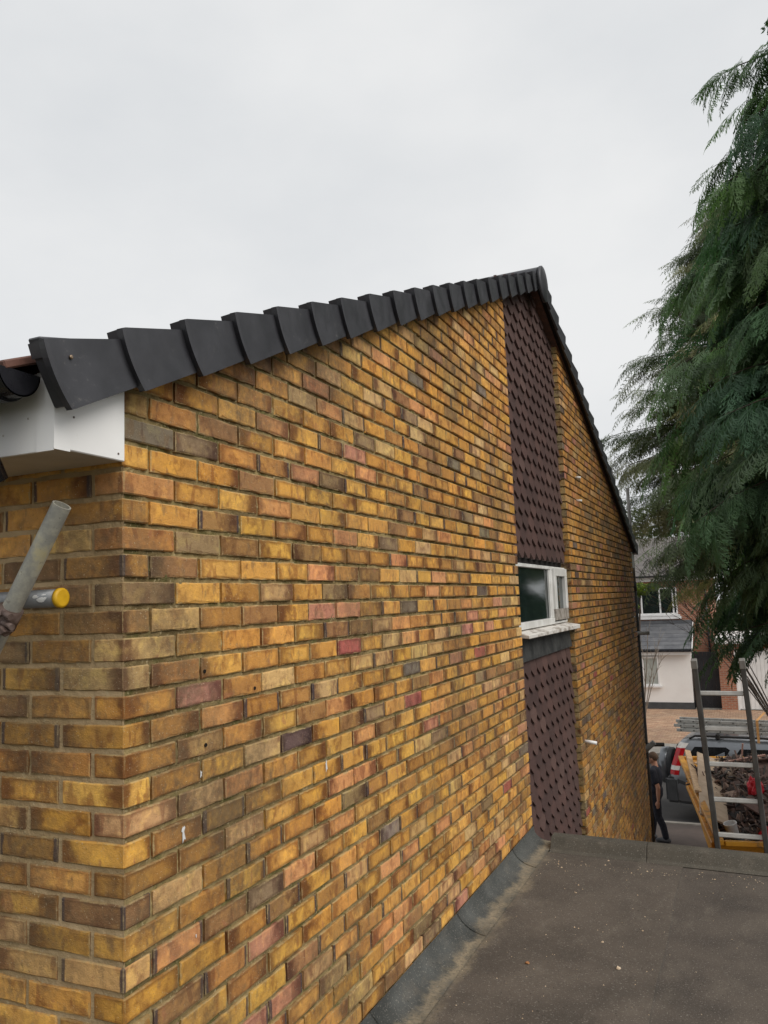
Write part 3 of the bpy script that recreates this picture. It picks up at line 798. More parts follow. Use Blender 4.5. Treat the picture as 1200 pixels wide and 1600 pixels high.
# kerb of felt over a batten, in lengths
for x0, x1 in [(0.16, 0.80), (0.80, 1.72), (1.72, 2.6), (2.6, 3.3)]:
    V = []
    for x in (x0, x1 - .003):
        k = kerb_y(x); V += [(x, k - .055, ROOF_Z + .0015), (x, k - .010, ROOF_Z + .010), (x, k + .035, kz - .012), (x, k + .05, kz), (x, k + .135, kz + .001), (x, k + .142, kz - .012), (x, k + .142, kz - .16), (x, k + .03, kz - .16)]
    n = 8
    MB().add(V, [tuple(range(n)), tuple(reversed(range(n, 2 * n)))] + [(i, n + i, n + (i + 1) % n, (i + 1) % n) for i in range(n)]).build('kerb_upstand', 'kerb_felt', gar, bevel=0.003)
# mineral felt upstand swept from the roof up the wall, lapped in lengths
laps = [-4.0, -3.2, -2.3, -1.4, -0.45, 0.50, 1.42, 2.50, 3.62, 4.16]
for i, (y0, y1) in enumerate(zip(laps, laps[1:])):
    n = 9; m = 10; V = []; F = []
    for a in range(m + 1):
        for b in range(n):
            t = b / (n - 1)
            xx = 0.006 + 0.150 * (1 - math.cos(t * math.pi / 2)) ; zz = ROOF_Z + .004 + 0.098 * (1 - math.sin(t * math.pi / 2)) ** 1.3
            y = y0 + (y1 + .03 - y0) * a / m
            skew = 0.07 * math.sin(t * 2.2) * (1 - t)
            if a == 0: y += skew - .02
            lift = 0.0055 * (1 - a / m) + 0.0015 * math.sin(y * 7 + t * 3)
            V.append((xx + lift * .7, y, zz + lift))
    for a in range(m):
        for b in range(n - 1): F.append((a * n + b, a * n + b + 1, (a + 1) * n + b + 1, (a + 1) * n + b))
    F2 = []
    k = len(V)
    V += [(x - .004, y, z - .005) for x, y, z in V[:n]]
    for b in range(n - 1): F2.append((b, k + b, k + b + 1, b + 1))
    mb = MB(); mb.add(V, F, True); mb.f += F2; mb.sm += [False] * len(F2)
    mb.build('felt_flashing', 'slate_felt', gar)

# loose bits lying on the felt
def chunk(name, c, s, seed, mat, parent=None):
    r = random.Random(seed); bm = bmesh.new(); bmesh.ops.create_icosphere(bm, subdivisions=2, radius=1)
    a = Vector((r.uniform(.7, 1.2), r.uniform(.6, 1), r.uniform(.4, .7)))
    for v in bm.verts:
        k = 0.75 + 0.5 * noise.noise(v.co * 1.3 + Vector((seed * 3.1, 0, 0)))
        v.co = Vector((v.co.x * a.x, v.co.y * a.y, v.co.z * a.z)) * k * s
    zmin = min(v.co.z for v in bm.verts)
    for v in bm.verts: v.co.z -= zmin + s * 0.05
    me = bpy.data.meshes.new(name); bm.to_mesh(me); bm.free(); me.materials.append(M[mat])
    o = bpy.data.objects.new(name, me); C.objects.link(o); o.location = c
    return o
M['chip_pale'] = simple('pale_mortar_chip', (0.62, 0.50, 0.36), (0.50, 0.36, 0.22), 40, 0.9, bump=0.4)
M['chip_orange'] = simple('orange_brick_chip', (0.42, 0.20, 0.08), (0.33, 0.15, 0.06), 40, 0.9, bump=0.4)
tag(chunk('mortar_lump', (0.84, 2.335, ROOF_Z + .0005), 0.017, 3, 'chip_pale'), 'pale cream mortar lump lying in the middle of the felt roof', 'rubble')
tag(chunk('brick_chip', (0.43, 2.255, ROOF_Z + .0005), 0.012, 5, 'chip_orange'), 'small orange brick chip on the felt nearer the blue flashing', 'rubble')
V = []; F = []
for i in range(330):
    x = abs(rng.normal(0, 1.0)) * 0.9 + 0.14; y = rng.uniform(0.6, 3.9)
    if x > 1.9: continue
    if i > 200: y = 3.86 - abs(rng.normal(0, .09)) - .07 * x; x = rng.uniform(0.2, 1.7)
    s_ = rng.uniform(.0012, .0045) if rng.random() < .93 else rng.uniform(.005, .009); a = rng.uniform(0, 6.28); k = len(V)
    z = ROOF_Z + .0008
    for q in range(4):
        rr = s_ * rng.uniform(.6, 1.2); V.append((x + rr * math.cos(a + q * 1.57), y + rr * math.sin(a + q * 1.57), z))
    V.append((x, y, z + s_ * .8)); F += [(k, k + 1, k + 4), (k + 1, k + 2, k + 4), (k + 2, k + 3, k + 4), (k + 3, k, k + 4)]
mb = MB(); mb.add(V, F); tag(mb.build('roof_grit', 'chip_pale'), kind='stuff')

# ------------------------------------------------------------------ scaffolding
sc = thing('scaffold', 'grey steel scaffold tubes crossing at the left of the house corner, one with yellow cap', 'scaffold', (-1.6, -0.36, G))
TR = 0.02415
tb = MB().tube([(-3.4, -0.085, -0.352), (-0.132, -0.085, -0.345)], TR, 20).build('tube', 'steel_tube', sc)
MB().tube([(-0.139, -0.085, -0.345), (-0.129, -0.085, -0.345), (-0.126, -0.085, -0.345)], [TR + .0022, TR + .0022, TR - .004], 20).build('end_cap', 'yellow_cap', tb)
for i, (dx, dz, r) in enumerate([(-.200, .008, .009), (-.172, .013, .008), (-.178, -.001, .011), (-.166, .002, .006)]):
    n = 9; V = [(0, 0, 0)]
    pts = []
    for k in range(n + 1):
        a = 2 * math.pi * k / n
        ddx, ddz = r * 1.3 * math.cos(a) * random.uniform(.7, 1.2), dz + r * .62 * math.sin(a) * random.uniform(.7, 1.2)
        ddz = max(-TR * .9, min(TR * .9, ddz))
        pts.append((dx + ddx, -0.085 - math.sqrt((TR + .0006) ** 2 - ddz ** 2), -0.347 + ddz))
    pts.append((dx, -0.085 - math.sqrt((TR + .0008) ** 2 - dz ** 2), -0.347 + dz))
    MB().add(pts, [(k, k + 1, n + 1) for k in range(n)]).build('paint_mark', 'white_paint_spot', tb)
B0, B1 = Vector((-0.066, -0.150, -0.111)), Vector((-0.264, -0.150, -0.408))
bd = (B1 - B0).normalized()
brace = MB()
nseg = 20; ring = []
# hollow end so that the mouth of the tube shows
brace.tube([B0, B0 + bd * 2.6], TR, 24, cap=False)
brace.tube([B0, B0 + bd * .08], TR - .004, 24, cap=False)
ax = bd.cross(Vector((0, 1, 0))).normalized(); ay = Vector((0, 1, 0))
k = len(brace.v)
for rr in (TR, TR - .004):
    for q in range(24):
        a = 2 * math.pi * q / 24; brace.v.append(tuple(B0 + (ax * math.cos(a) + ay * math.sin(a)) * rr))
for q in range(24): brace.f.append((k + q, k + (q + 1) % 24, k + 24 + (q + 1) % 24, k + 24 + q)); brace.sm.append(False)
brace.build('tube', 'galv', sc)
MB().tube([(-1.6, -0.36, G), (-1.6, -0.36, 1.6)], TR, 14).build('tube', 'galv', sc)
# swivel coupler gripping the brace at the left edge
cp = MB(); cc = B0 + bd * 0.335
cp.tube([cc - bd * .028, cc + bd * .028], TR + .007, 16)
for a, r_ in ((0.2, .012), (2.6, .012)):
    pass
cpo = cp.build('coupler', 'rust', sc)
for dx, dz, rx in ((.030, .012, .4), (.036, -.014, .9), (.014, -.030, .2)):
    p0 = cc + Vector((dx * .4, -.026, dz)); p1 = cc + Vector((dx + .020, -.034, dz - .012))
    MB().tube([p0, (p0 + p1) / 2, p1], [.0085, .0078, .0085], 8).build('bolt', 'rust', cpo)
MB().prism([(cc.x - .03, cc.z - .012), (cc.x + .026, cc.z - .022), (cc.x + .044, cc.z - .036), (cc.x + .03, cc.z - .046), (cc.x - .03, cc.z - .036)], cc.y - .045, cc.y - .015, 'y').build('flap', 'rust', cpo, bevel=.003)
MB().prism([(cc.x - .03, cc.z + .040), (cc.x + .012, cc.z + .030), (cc.x + .020, cc.z + .004), (cc.x - .03, cc.z)], cc.y - .040, cc.y - .012, 'y').build('flap', 'rust', cpo, bevel=.003)
# pole at the far corner
fp = thing('scaffold_pole', 'tall dark scaffold pole with short couplers at the far corner of the brick gable', 'scaffold pole', (-0.04, 11.62, G))
MB().tube([(-.04, 11.62, G), (-.04, 11.62, -.28)], .030, 12).build('lower_tube', 'pole_dark', fp)
MB().tube([(-.04, 11.62, -.28), (-.04, 11.62, 1.28)], .026, 12).build('upper_tube', 'pole', fp)
MB().tube([(-.04, 11.62, -.36), (-.04, 11.62, -.22)], .034, 12).build('sleeve', 'pole_dark', fp)
MB().tube([(-.13, 11.56, -2.88), (.09, 11.55, -2.68)], .042, 10).tube([(-.04, 11.62, -2.79), (-.04, 11.62, -2.72)], .045, 10).build('coupler', 'pole', fp)
MB().tube([(-.04, 11.67, -2.74), (.22, 11.72, -2.74)], .03, 10).build('stub_tube', 'pole_dark', fp)
MB().tube([(-.28, 11.58, -2.99), (-.02, 11.57, -2.97)], .030, 10).build('stub_tube', 'pole_dark', fp)
MB().tube([(-.04, 11.57, -1.02), (.14, 11.57, -1.02)], .030, 10).build('stub_tube', 'pole', fp)
fp2 = MB().tube([(-.28, 11.70, G), (-.28, 11.70, 1.59)], .026, 12).build('scaffold_pole', 'pole')
tag(fp2, 'grey scaffold pole whose tip just shows above the right roof slope', 'scaffold pole')

# ------------------------------------------------------------------ ladder against the flat roof
lad = thing('ladder', 'grey aluminium ladder leaning on the edge of the felt flat roof', 'ladder', (1.45, 4.75, G))
def lp(side, z):
    """stile line: side 0 left, 1 right"""
    t = (-0.85 - z) / 1.2
    return Vector((1.178 + .044 * t + (0.290 + .004 * t) * side, 4.05 + 0.17 * t, z))
for sd_ in (0, 1):
    p0, p1 = lp(sd_, -0.85), lp(sd_, G)
    MB().bar(p0, p1, .033, .062, (0, 1, 0)).build('stile', 'alu_dark', lad, bevel=.004)
    MB().bar(p0 + (p0 - p1).normalized() * .010, p0 + (p1 - p0).normalized() * .05, .038, .067, (0, 1, 0)).build('end_cap', 'pole', lad, bevel=.004)
z = -1.062; i = 0
while z > G + .1:
    a, b = lp(0, z), lp(1, z)
    MB().bar(a, b, .036, .030, (0, .14, 1)).build('rung', 'alu', lad, bevel=.005)
    z -= 0.232

# ------------------------------------------------------------------ yellow skip and its load
def skip_paint():
    t = NT('scuffed_yellow_paint'); p = t.pos()
    col = t.mix(t.ramp(t.noise(p, 2.2, 6, .65), .38, .66), (0.62, 0.29, 0.016), (0.48, 0.19, 0.014))
    col = t.mix(t.ramp(t.noise(p, 3.5, 6, .75, stretch=(1, 1, .35)), .54, .66, 0, .8), col, (0.10, 0.070, 0.040))
    t.bump(t.noise(p, 5, 3), .4, .02)
    return t.done(col, .55)
M['skip'] = skip_paint()
M['skip_in'] = simple('rusty_skip_inside', (0.36, 0.13, 0.03), (0.12, 0.06, 0.035), 3, 0.8, bump=.4)
M['skip_red'] = simple('red_marker', (0.42, 0.05, 0.035), (0.30, 0.05, 0.04), 10, .6)
A = Vector((0.12, 15.7, 0)); D = Vector((0.149, -0.989, 0)); Wd = Vector((0.989, 0.149, 0))
LEN, WID, ZR, ZG = 5.7, 1.85, -3.70, G + 0.004
sk = thing('skip', 'yellow steel skip heaped with broken tiles and timber on the driveway', 'skip', (A + D * LEN / 2 + Wd * WID / 2 + Vector((0, 0, G))))
def sp(s, w, z): return A + D * s + Wd * w + Vector((0, 0, z))
prof = [(0, ZR), (LEN, ZR), (LEN - 1.6, ZG), (1.6, ZG)]
def plate(pts, t, name, mat, up):
    pts = [Vector(p) for p in pts]; up = Vector(up) * t
    n = len(pts); MB().add(pts + [p + up for p in pts], [tuple(range(n)), tuple(reversed(range(n, 2 * n)))] + [(i, (i + 1) % n, n + (i + 1) % n, n + i) for i in range(n)]).build(name, mat, sk)
TP = .34
plate([sp(s, 0 if z == ZR else TP, z) for s, z in prof], .03, 'side_wall', 'skip', Wd)
plate([sp(s, WID if z == ZR else WID - TP, z) for s, z in prof], .03, 'side_wall', 'skip', -Wd)
for s0, s1_ in ((0, 1.6), (LEN, LEN - 1.6)):
    plate([sp(s0, .03, ZR), sp(s0, WID - .03, ZR), sp(s1_, WID - .03 - TP, ZG), sp(s1_, .03 + TP, ZG)], .03, 'end_wall', 'skip', D * (1 if s0 == 0 else -1))
plate([sp(1.6, .03 + TP, ZG), sp(LEN - 1.6, .03 + TP, ZG), sp(LEN - 1.6, WID - .03 - TP, ZG), sp(1.6, WID - .03 - TP, ZG)], .03, 'floor_plate', 'skip_in', (0, 0, 1))
for w in (0.0, WID - .03):
    MB().bar(sp(-.02, w + .015, ZR + .02), sp(LEN + .02, w + .015, ZR + .02), .10, .07).build('rim', 'skip', sk, bevel=.01)
for s in (0, LEN): MB().bar(sp(s, .07, ZR + .015), sp(s, WID - .07, ZR + .015), .09, .06).build('rim', 'skip', sk, bevel=.01)
wz = lambda z: TP * (ZR - z) / (ZR - ZG)
MB().bar(sp(.95, wz(-4.0) - .03, -4.0), sp(LEN - .95, wz(-4.0) - .03, -4.0), .07, .10).build('rib', 'skip', sk, bevel=.01)
plate([sp(1.3, wz(-4.10) - .006, -4.10), sp(2.9, wz(-4.10) - .006, -4.10), sp(2.9, wz(-4.34) - .006, -4.34), sp(1.3, wz(-4.34) - .006, -4.34)], .004, 'marker_strip', 'skip_red', -Wd)
# the load
def load_z(s, w):
    base = np.interp(s, [0, .5, 1.3, 2.2, 3.2, 4.3, 5.7], [-4.0, -3.80, -3.46, -3.46, -3.66, -3.95, -4.12])
    return base - 0.30 * max(0, abs(w - WID * .58) / WID * 2 - .35) + .10 * noise.noise(Vector((s * 1.9, w * 2.1, 3.3))) + .05 * noise.noise(Vector((s * 6, w * 6, 1.3)))
def debris_mat():
    t = NT('mixed_broken_tile'); p = t.pos()
    at = t.n('ShaderNodeAttribute', attribute_name='tone').outputs['Color']
    col = t.mix(t.ramp(t.noise(p, 9, 5, .65), .4, .65, 0, .6), at, (0.055, 0.042, 0.036))
    t.bump(t.noise(p, 30, 4), .5, .01)
    return t.done(col, .85)
M['debris'] = debris_mat()
V, F, T = [], [], []
ns, nw = 60, 22
for i in range(ns + 1):
    for j in range(nw + 1):
        s, w = .12 + (LEN - .24) * i / ns, .035 + (WID - .07) * j / nw
        zz = load_z(s, w) - .05
        lim = max(0.0, (-zz + ZR) / (ZR - ZG) * 1.6) if zz < ZR else 0
        s = min(max(s, lim + .05), LEN - lim - .05)
        ww = wz(zz) if zz < ZR else 0
        V.append(tuple(sp(s, min(max(w, ww + .04), WID - ww - .04), zz))); T.append((0.045, 0.034, 0.029, 1))
for i in range(ns):
    for j in range(nw):
        a = i * (nw + 1) + j; F.append((a, a + 1, a + nw + 2, a + nw + 1))
DT = [(0.13, 0.080, 0.064), (0.085, 0.056, 0.048), (0.20, 0.130, 0.100), (0.055, 0.045, 0.040), (0.27, 0.185, 0.140), (0.035, 0.032, 0.030), (0.13, 0.110, 0.092), (0.42, 0.32, 0.24)]
for i in range(2200):
    s, w = rng.uniform(.3, LEN - .35), rng.uniform(.12, WID - .12)
    z0 = load_z(s, w)
    far_ = np.interp(s, [0, 2.4, 5.7], [.72, 1.1, 1.5])
    if rng.random() < .18: l, b, h = rng.uniform(.15, .5) * far_, rng.uniform(.015, .035), rng.uniform(.012, .03)
    else: l, b, h = rng.uniform(.06, .24) * far_, rng.uniform(.05, .16) * far_, rng.uniform(.010, .022)
    e = Euler((rng.normal(0, .75), rng.normal(0, .75), rng.uniform(0, 6.28))).to_matrix()
    c = sp(s, w, z0 + rng.uniform(-.03, .05)); k = len(V)
    tn = DT[rng.choice(8, p=[.2, .2, .15, .15, .08, .12, .07, .03])]; g = rng.uniform(.95, 1.75)
    for x, y_, z in ((-1, -1, -1), (1, -1, -1), (1, 1, -1), (-1, 1, -1), (-1, -1, 1), (1, -1, 1), (1, 1, 1), (-1, 1, 1)):
        q = rng.uniform(.75, 1.0)
        V.append(tuple(c + e @ Vector((x * l / 2 * q, y_ * b / 2 * rng.uniform(.7, 1), z * h / 2)))); T.append((tn[0] * g, tn[1] * g, tn[2] * g, 1))
    F += [(k, k + 3, k + 2, k + 1), (k + 4, k + 5, k + 6, k + 7), (k, k + 1, k + 5, k + 4), (k + 1, k + 2, k + 6, k + 5), (k + 2, k + 3, k + 7, k + 6), (k + 3, k, k + 4, k + 7)]
me = fast_mesh('rubble_heap', np.array(V), np.array(F), M['debris'])
at = me.attributes.new('tone', 'FLOAT_COLOR', 'POINT'); at.data.foreach_set('color', np.array(T, dtype=np.float32).ravel())
o = bpy.data.objects.new('rubble_heap', me); C.objects.link(o); tag(o, 'heap of broken brown tiles and splintered timber filling the yellow skip', None, None, 'stuff')
M['board'] = simple('cream_board', (0.50, 0.38, 0.27), (0.40, 0.29, 0.20), 5, .8, bump=.2)
M['timber'] = simple('fresh_split_timber', (0.62, 0.42, 0.25), (0.48, 0.31, 0.18), 14, .8, bump=.3)
M['pink_lath'] = simple('pinkish_lath', (0.50, 0.30, 0.23), (0.38, 0.2, 0.16), 14, .8, bump=.3)
M['slab_tile'] = simple('brown_tile_slab', (0.175, 0.105, 0.085), (0.12, 0.075, 0.063), 12, .85, bump=.3)
M['black_felt'] = simple('black_sheet', (0.028, 0.032, 0.034), (0.05, 0.055, 0.055), 6, .6, bump=.5)
M['white_bucket'] = simple('white_plastic', (0.72, 0.71, 0.69), (0.6, 0.59, 0.57), 9, .5, bump=.05)
M['red_cloth'] = simple('red_plastic', (0.55, 0.018, 0.030), (0.42, 0.012, 0.02), 9, .5, bump=.2)
def lying(name, label, cat, s, w, dz, size, rot, mat, group=None):
    o = MB().box((-size[0] / 2, -size[1] / 2, -size[2] / 2), (size[0] / 2, size[1] / 2, size[2] / 2)).build(name, mat, bevel=.004)
    o.location = sp(s, w, load_z(s, w) + dz); o.rotation_euler = Euler([R(a) for a in rot])
    return tag(o, label, cat, group)
lying('insulation_board', 'large cream board leaning along the left inside of the yellow skip', 'board', 2.75, .26, .14, (.42, 2.9, .03), (8, 22, 6), 'board')
lying('timber_plank', 'long cream edged plank lying along the left rim of the skip', 'plank', 1.95, .05, .16, (.10, 2.7, .05), (3, 10, 7), 'timber')
for s_, w_, dz_, ln_, rz_, lb_ in ((.80, .36, .05, .75, -62, 'longest pale split batten at the far left of the skip'), (1.00, .30, .09, .42, 35, 'short pale batten crossing over the longest one'), (1.10, .46, .06, .55, -25, 'pale batten pointing along the skip beside the cream board'),
        (.70, .55, .05, .36, 80, 'small pale batten stub nearest the silver car'), (1.25, .60, .07, .62, -80, 'pale batten lying crosswise where the brown rubble begins')):
    lying('split_batten', lb_, 'batten', s_, w_, dz_, (.06, ln_, .03), (6, -8, rz_), 'timber', 'split battens piled at the far end of the skip')
lying('lath', 'long pinkish lath lying across the top of the rubble', 'lath', 1.75, .85, .10, (.9, .05, .03), (0, -10, 12), 'pink_lath')
lying('forked_branch', 'pale upright broken stick standing out of the rubble', 'stick', 1.25, .98, .12, (.03, .03, .34), (0, 8, 0), 'pink_lath')
for s, w, sz, rt, lb in ((3.95, .98, (.95, .26, .03), (14, 22, -28), 'long brown tile slab tilted below the white tub'), (2.35, 1.15, (.62, .5, .025), (20, -18, 20), 'broad dusky brown slab in the middle of the rubble'), (1.95, 1.35, (.7, .42, .025), (-12, 30, 70), 'pinkish brown slab standing high near the right of the rubble')):
    lying('tile_slab', lb, 'slab', s, w, .06, sz, rt, 'slab_tile')
lying('felt_scrap', 'black roofing felt scrap folded over the rubble beside the red bag', 'felt scrap', 3.15, .95, .05, (.75, .45, .05), (10, -8, 15), 'black_felt')
lying('felt_scrap', 'black felt scrap lying low at the near end of the skip', 'felt scrap', 4.45, .62, .05, (.6, .5, .04), (-6, 8, -30), 'black_felt')
bk = MB().lathe([(.085, 0), (.088, .01), (.105, .29), (.112, .295), (.112, .31), (.098, .31), (.092, .03), (.0, .03)], (0, 0, 0), 18).build('tub', 'white_bucket')
bk.location = sp(4.42, .36, load_z(4.42, .36) + .10); bk.rotation_euler = (R(8), R(-12), 0); bk.scale = (.85, .85, .9)
tag(bk, 'white plastic tub standing in the rubble of the skip', 'tub')
def bag(c, s, seed, label):
    r = Vector((seed * 7.7, 1.3, 2.2)); bm = bmesh.new(); bmesh.ops.create_icosphere(bm, subdivisions=3, radius=1)
    for v in bm.verts:
        k = .7 + .45 * noise.noise(v.co * 1.6 + r) + .12 * noise.noise(v.co * 5 + r); v.co = Vector((v.co.x * s[0], v.co.y * s[1], v.co.z * s[2])) * k
    me = bpy.data.meshes.new('red_bag'); bm.to_mesh(me); bm.free(); me.materials.append(M['red_cloth'])
    o = bpy.data.objects.new('red_bag', me); C.objects.link(o); o.location = c
    tag(o, label, 'bag')
bag(sp(3.25, .86, load_z(3.25, .86) + .16), (.15, .15, .22), 1, 'red plastic bag crumpled higher up in the rubble')
bag(sp(4.62, .74, load_z(4.62, .74) + .17), (.13, .13, .17), 2, 'red plastic bag half buried at the near end of the skip')

# ------------------------------------------------------------------ parked car with ladders on its roof
def paint(name, a, rough=.28, metal=.5):
    t = NT(name); p = t.objc()
    col = t.mix(t.ramp(t.noise(p, 3, 5), .4, .7), a, tuple(x * .85 for x in a))
    t.put(t.b.inputs['Coat Weight'], .4)
    return t.done(col, rough, metal)
M['silver'] = paint('silver_grey_paint', (0.185, 0.195, 0.210))
M['car_trim'] = simple('grey_black_cladding', (0.040, 0.042, 0.045), (0.055, 0.057, 0.06), 5, .55, bump=.1)
M['tyre'] = simple('tyre_rubber', (0.016, 0.016, 0.016), (0.03, 0.03, 0.03), 12, .85, bump=.2)
M['tail_red'] = simple('red_lamp_lens', (0.50, 0.012, 0.018), (0.36, 0.01, 0.014), 12, .15, bump=0)
M['lens_white'] = simple('clear_lamp_lens', (0.70, 0.66, 0.62), (0.6, 0.55, 0.5), 12, .2, bump=0)
M['strap'] = simple('orange_ratchet_strap', (0.68, 0.36, 0.13), (0.55, 0.27, 0.09), 20, .8)
car = thing('parked_car', 'silver grey estate car with roof bars and spare wheel parked beyond the skip', 'car', (2.0, 18.03, G), R(-8))
HW = .89
rings = [  # z, x0, x1, half width, corner radius
    (.36, -2.10, 2.12, .80, .20), (.46, -2.20, 2.20, .87, .22), (.72, -2.22, 2.24, .89, .24), (.92, -2.20, 2.20, .89, .26), (1.10, -2.17, 2.02, .875, .28), (1.13, -2.16, 1.30, .865, .28),
    (1.35, -2.10, 1.02, .815, .26), (1.58, -2.02, .70, .745, .24), (1.69, -1.92, .45, .690, .25), (1.735, -1.70, .20, .60, .25)]
V, F = [], []
def ring_pts(z, x0, x1, hw, cr_):
    pts = []
    for cx, cy, a0 in ((x1 - cr_, hw - cr_, 0), (x0 + cr_, hw - cr_, 90), (x0 + cr_, -hw + cr_, 180), (x1 - cr_, -hw + cr_, 270)):
        for q in range(7):
            a = R(a0 + 15 * q); pts.append((cx + cr_ * math.cos(a), cy + cr_ * math.sin(a), z))
    return pts
for rg_ in rings: V += ring_pts(*rg_)
n = 28
for i in range(len(rings) - 1):
    for k in range(n): F.append((i * n + k, i * n + (k + 1) % n, (i + 1) * n + (k + 1) % n, (i + 1) * n + k))
F += [tuple(reversed(range(n))), tuple(range((len(rings) - 1) * n, len(rings) * n))]
mb = MB(); mb.add(V, F, True); body = mb.build('body', 'silver', car, local=True)
def hw_at(z): return float(np.interp(z, [r[0] for r in rings], [r[3] for r in rings]))
def side_panel(name, pts, mat, side=-1, off=.006, parent=car):
    V = [(x, side * (hw_at(z) + off), z) for x, z in pts] + [(x, side * (hw_at(z) - .03), z) for x, z in pts]; n = len(pts)
    return MB().add(V, [tuple(range(n)), tuple(reversed(range(n, 2 * n)))] + [(i, (i + 1) % n, n + (i + 1) % n, n + i) for i in range(n)]).build(name, mat, parent, local=True)
for sd_ in (-1, 1):
    side_panel('quarter_window', [(-1.86, 1.18), (-1.74, 1.42), (-1.62, 1.58), (-.98, 1.60), (-.90, 1.55), (-1.12, 1.18)], 'car_glass', sd_)
    side_panel('rear_window', [(-.98, 1.18), (-.70, 1.58), (.02, 1.60), (.02, 1.18)], 'car_glass', sd_)
    side_panel('front_window', [(.10, 1.18), (.10, 1.60), (.52, 1.58), (.98, 1.20)], 'car_glass', sd_)
    side_panel('lower_cladding', [(-2.0, .40), (-2.0, .90), (-1.7, .80), (1.9, .74), (2.0, .40)], 'car_trim', sd_, .010)
    side_panel('door_seam', [(-.06, .67), (-.06, 1.16), (-.045, 1.16), (-.045, .67)], 'car_trim', sd_, .003)
    side_panel('door_seam', [(1.02, .67), (1.02, 1.16), (1.035, 1.16), (1.035, .67)], 'car_trim', sd_, .003)
    side_panel('door_handle', [(-.78, 1.04), (-.78, 1.07), (-.60, 1.07), (-.60, 1.04)], 'silver', sd_, .03)
    # tall lamps up the rear corners
    y = sd_
    for nm, z0, z1, mt in (('tail_lamp', .98, 1.08, 'tail_red'), ('reverse_lamp', 1.08, 1.17, 'lens_white'), ('tail_lamp', 1.17, 1.54, 'tail_red'), ('indicator_lamp', 1.54, 1.64, 'lens_white')):
        Vv = []
        for z in (z0, z1):
            hw = hw_at(z); x0 = float(np.interp(z, [r[0] for r in rings], [r[1] for r in rings]))
            Vv += [(x0 - .006, y * (hw - .22), z), (x0 + .03, y * (hw - .05), z), (x0 + .13, y * (hw + .012), z), (x0 + .22, y * (hw + .010), z), (x0 + .22, y * (hw - .04), z), (x0 + .05, y * (hw - .22), z)]
        MB().add(Vv, [tuple(range(6)), tuple(reversed(range(6, 12)))] + [(i, (i + 1) % 6, 6 + (i + 1) % 6, 6 + i) for i in range(6)]).build(nm, mt, car, local=True)
    MB().tube([(-1.75, y * .60, 1.72), (-1.62, y * .60, 1.79), (-.2, y * .60, 1.80), (.25, y * .60, 1.76)], .022, 8).build('roof_rail', 'pole_dark', car, local=True)
MB().box((-2.27, -.90, .38), (-1.98, .90, .92)).build('rear_bumper', 'car_trim', car, local=True, bevel=.05, seg=3)
MB().box((2.0, -.86, .36), (2.30, .86, .72)).build('front_bumper', 'car_trim', car, local=True, bevel=.05, seg=3)
MB().add([(-2.155, -.62, 1.18), (-2.155, .62, 1.18), (-2.03, .56, 1.58), (-2.03, -.56, 1.58)], [(0, 1, 2, 3)]).build('back_window', 'car_glass', car, local=True)
MB().add([(1.325, -.72, 1.14), (1.325, .72, 1.14), (.73, .60, 1.60), (.73, -.60, 1.60)], [(0, 1, 2, 3)]).build('windscreen', 'car_glass', car, local=True)
spw = MB().lathe([(.30, -.24), (.385, -.22), (.395, -.16), (.395, .0), (.37, .02)], (-2.235, -.05, 1.02), 32, 'x').build('spare_wheel', 'car_trim', car, local=True)
MB().lathe([(.402, -.245), (.410, -.22), (.410, -.10), (.400, -.09)], (-2.235, -.05, 1.02), 32, 'x').build('wheel_cover', 'silver', spw, local=True)
for x, y in ((-1.33, -.80), (-1.33, .80), (1.35, -.80), (1.35, .80)):
    w = MB().lathe([(.20, -.10), (.30, -.11), (.345, -.08), (.345, .08), (.30, .11), (.20, .10)], (x, y, .345), 28, 'y').build('wheel', 'tyre', car, local=True)
    MB().lathe([(.05, -.085 if y < 0 else .085), (.21, -.105 if y < 0 else .105), (.215, 0)], (x, y, .345), 24, 'y').build('rim', 'alu', w, local=True)
for x in (-1.15, .05):
    MB().bar((x, -.74, 1.845), (x, .74, 1.845), .05, .04).build('roof_bar', 'pole_dark', car, local=True, bevel=.008)
    for y in (-.60, .60): MB().box((x - .05, y - .05, 1.74), (x + .05, y + .05, 1.83)).build('bar_foot', 'pole_dark', car, local=True, bevel=.015)
ra = thing('roof_ladder', 'aluminium ladder sections stacked flat on the roof bars of the silver car', 'ladder', (2.0, 18.03, G + 1.87), R(-8))
for q in range(3):
    z0 = .002 + .098 * q
    for y in (-.62, -.24):
        MB().box((-2.0 - .05 * (q == 1), y - .016, z0), (2.6, y + .016, z0 + .066)).build('rail', 'alu', ra, local=True, bevel=.004)
    x = -1.9
    while x < 2.55:
        MB().tube([(x, -.650, z0 + .033), (x, -.22, z0 + .033)], .015, 8).build('rung', 'alu_dark', ra, local=True); x += .272
MB().box((-.36, -.648, -.30), (-.31, -.640, .31)).build('ratchet_strap', 'strap', ra, local=True)
MB().box((-.36, -.640, .303), (-.31, .62, .310)).build('ratchet_strap', 'strap', ra, local=True)

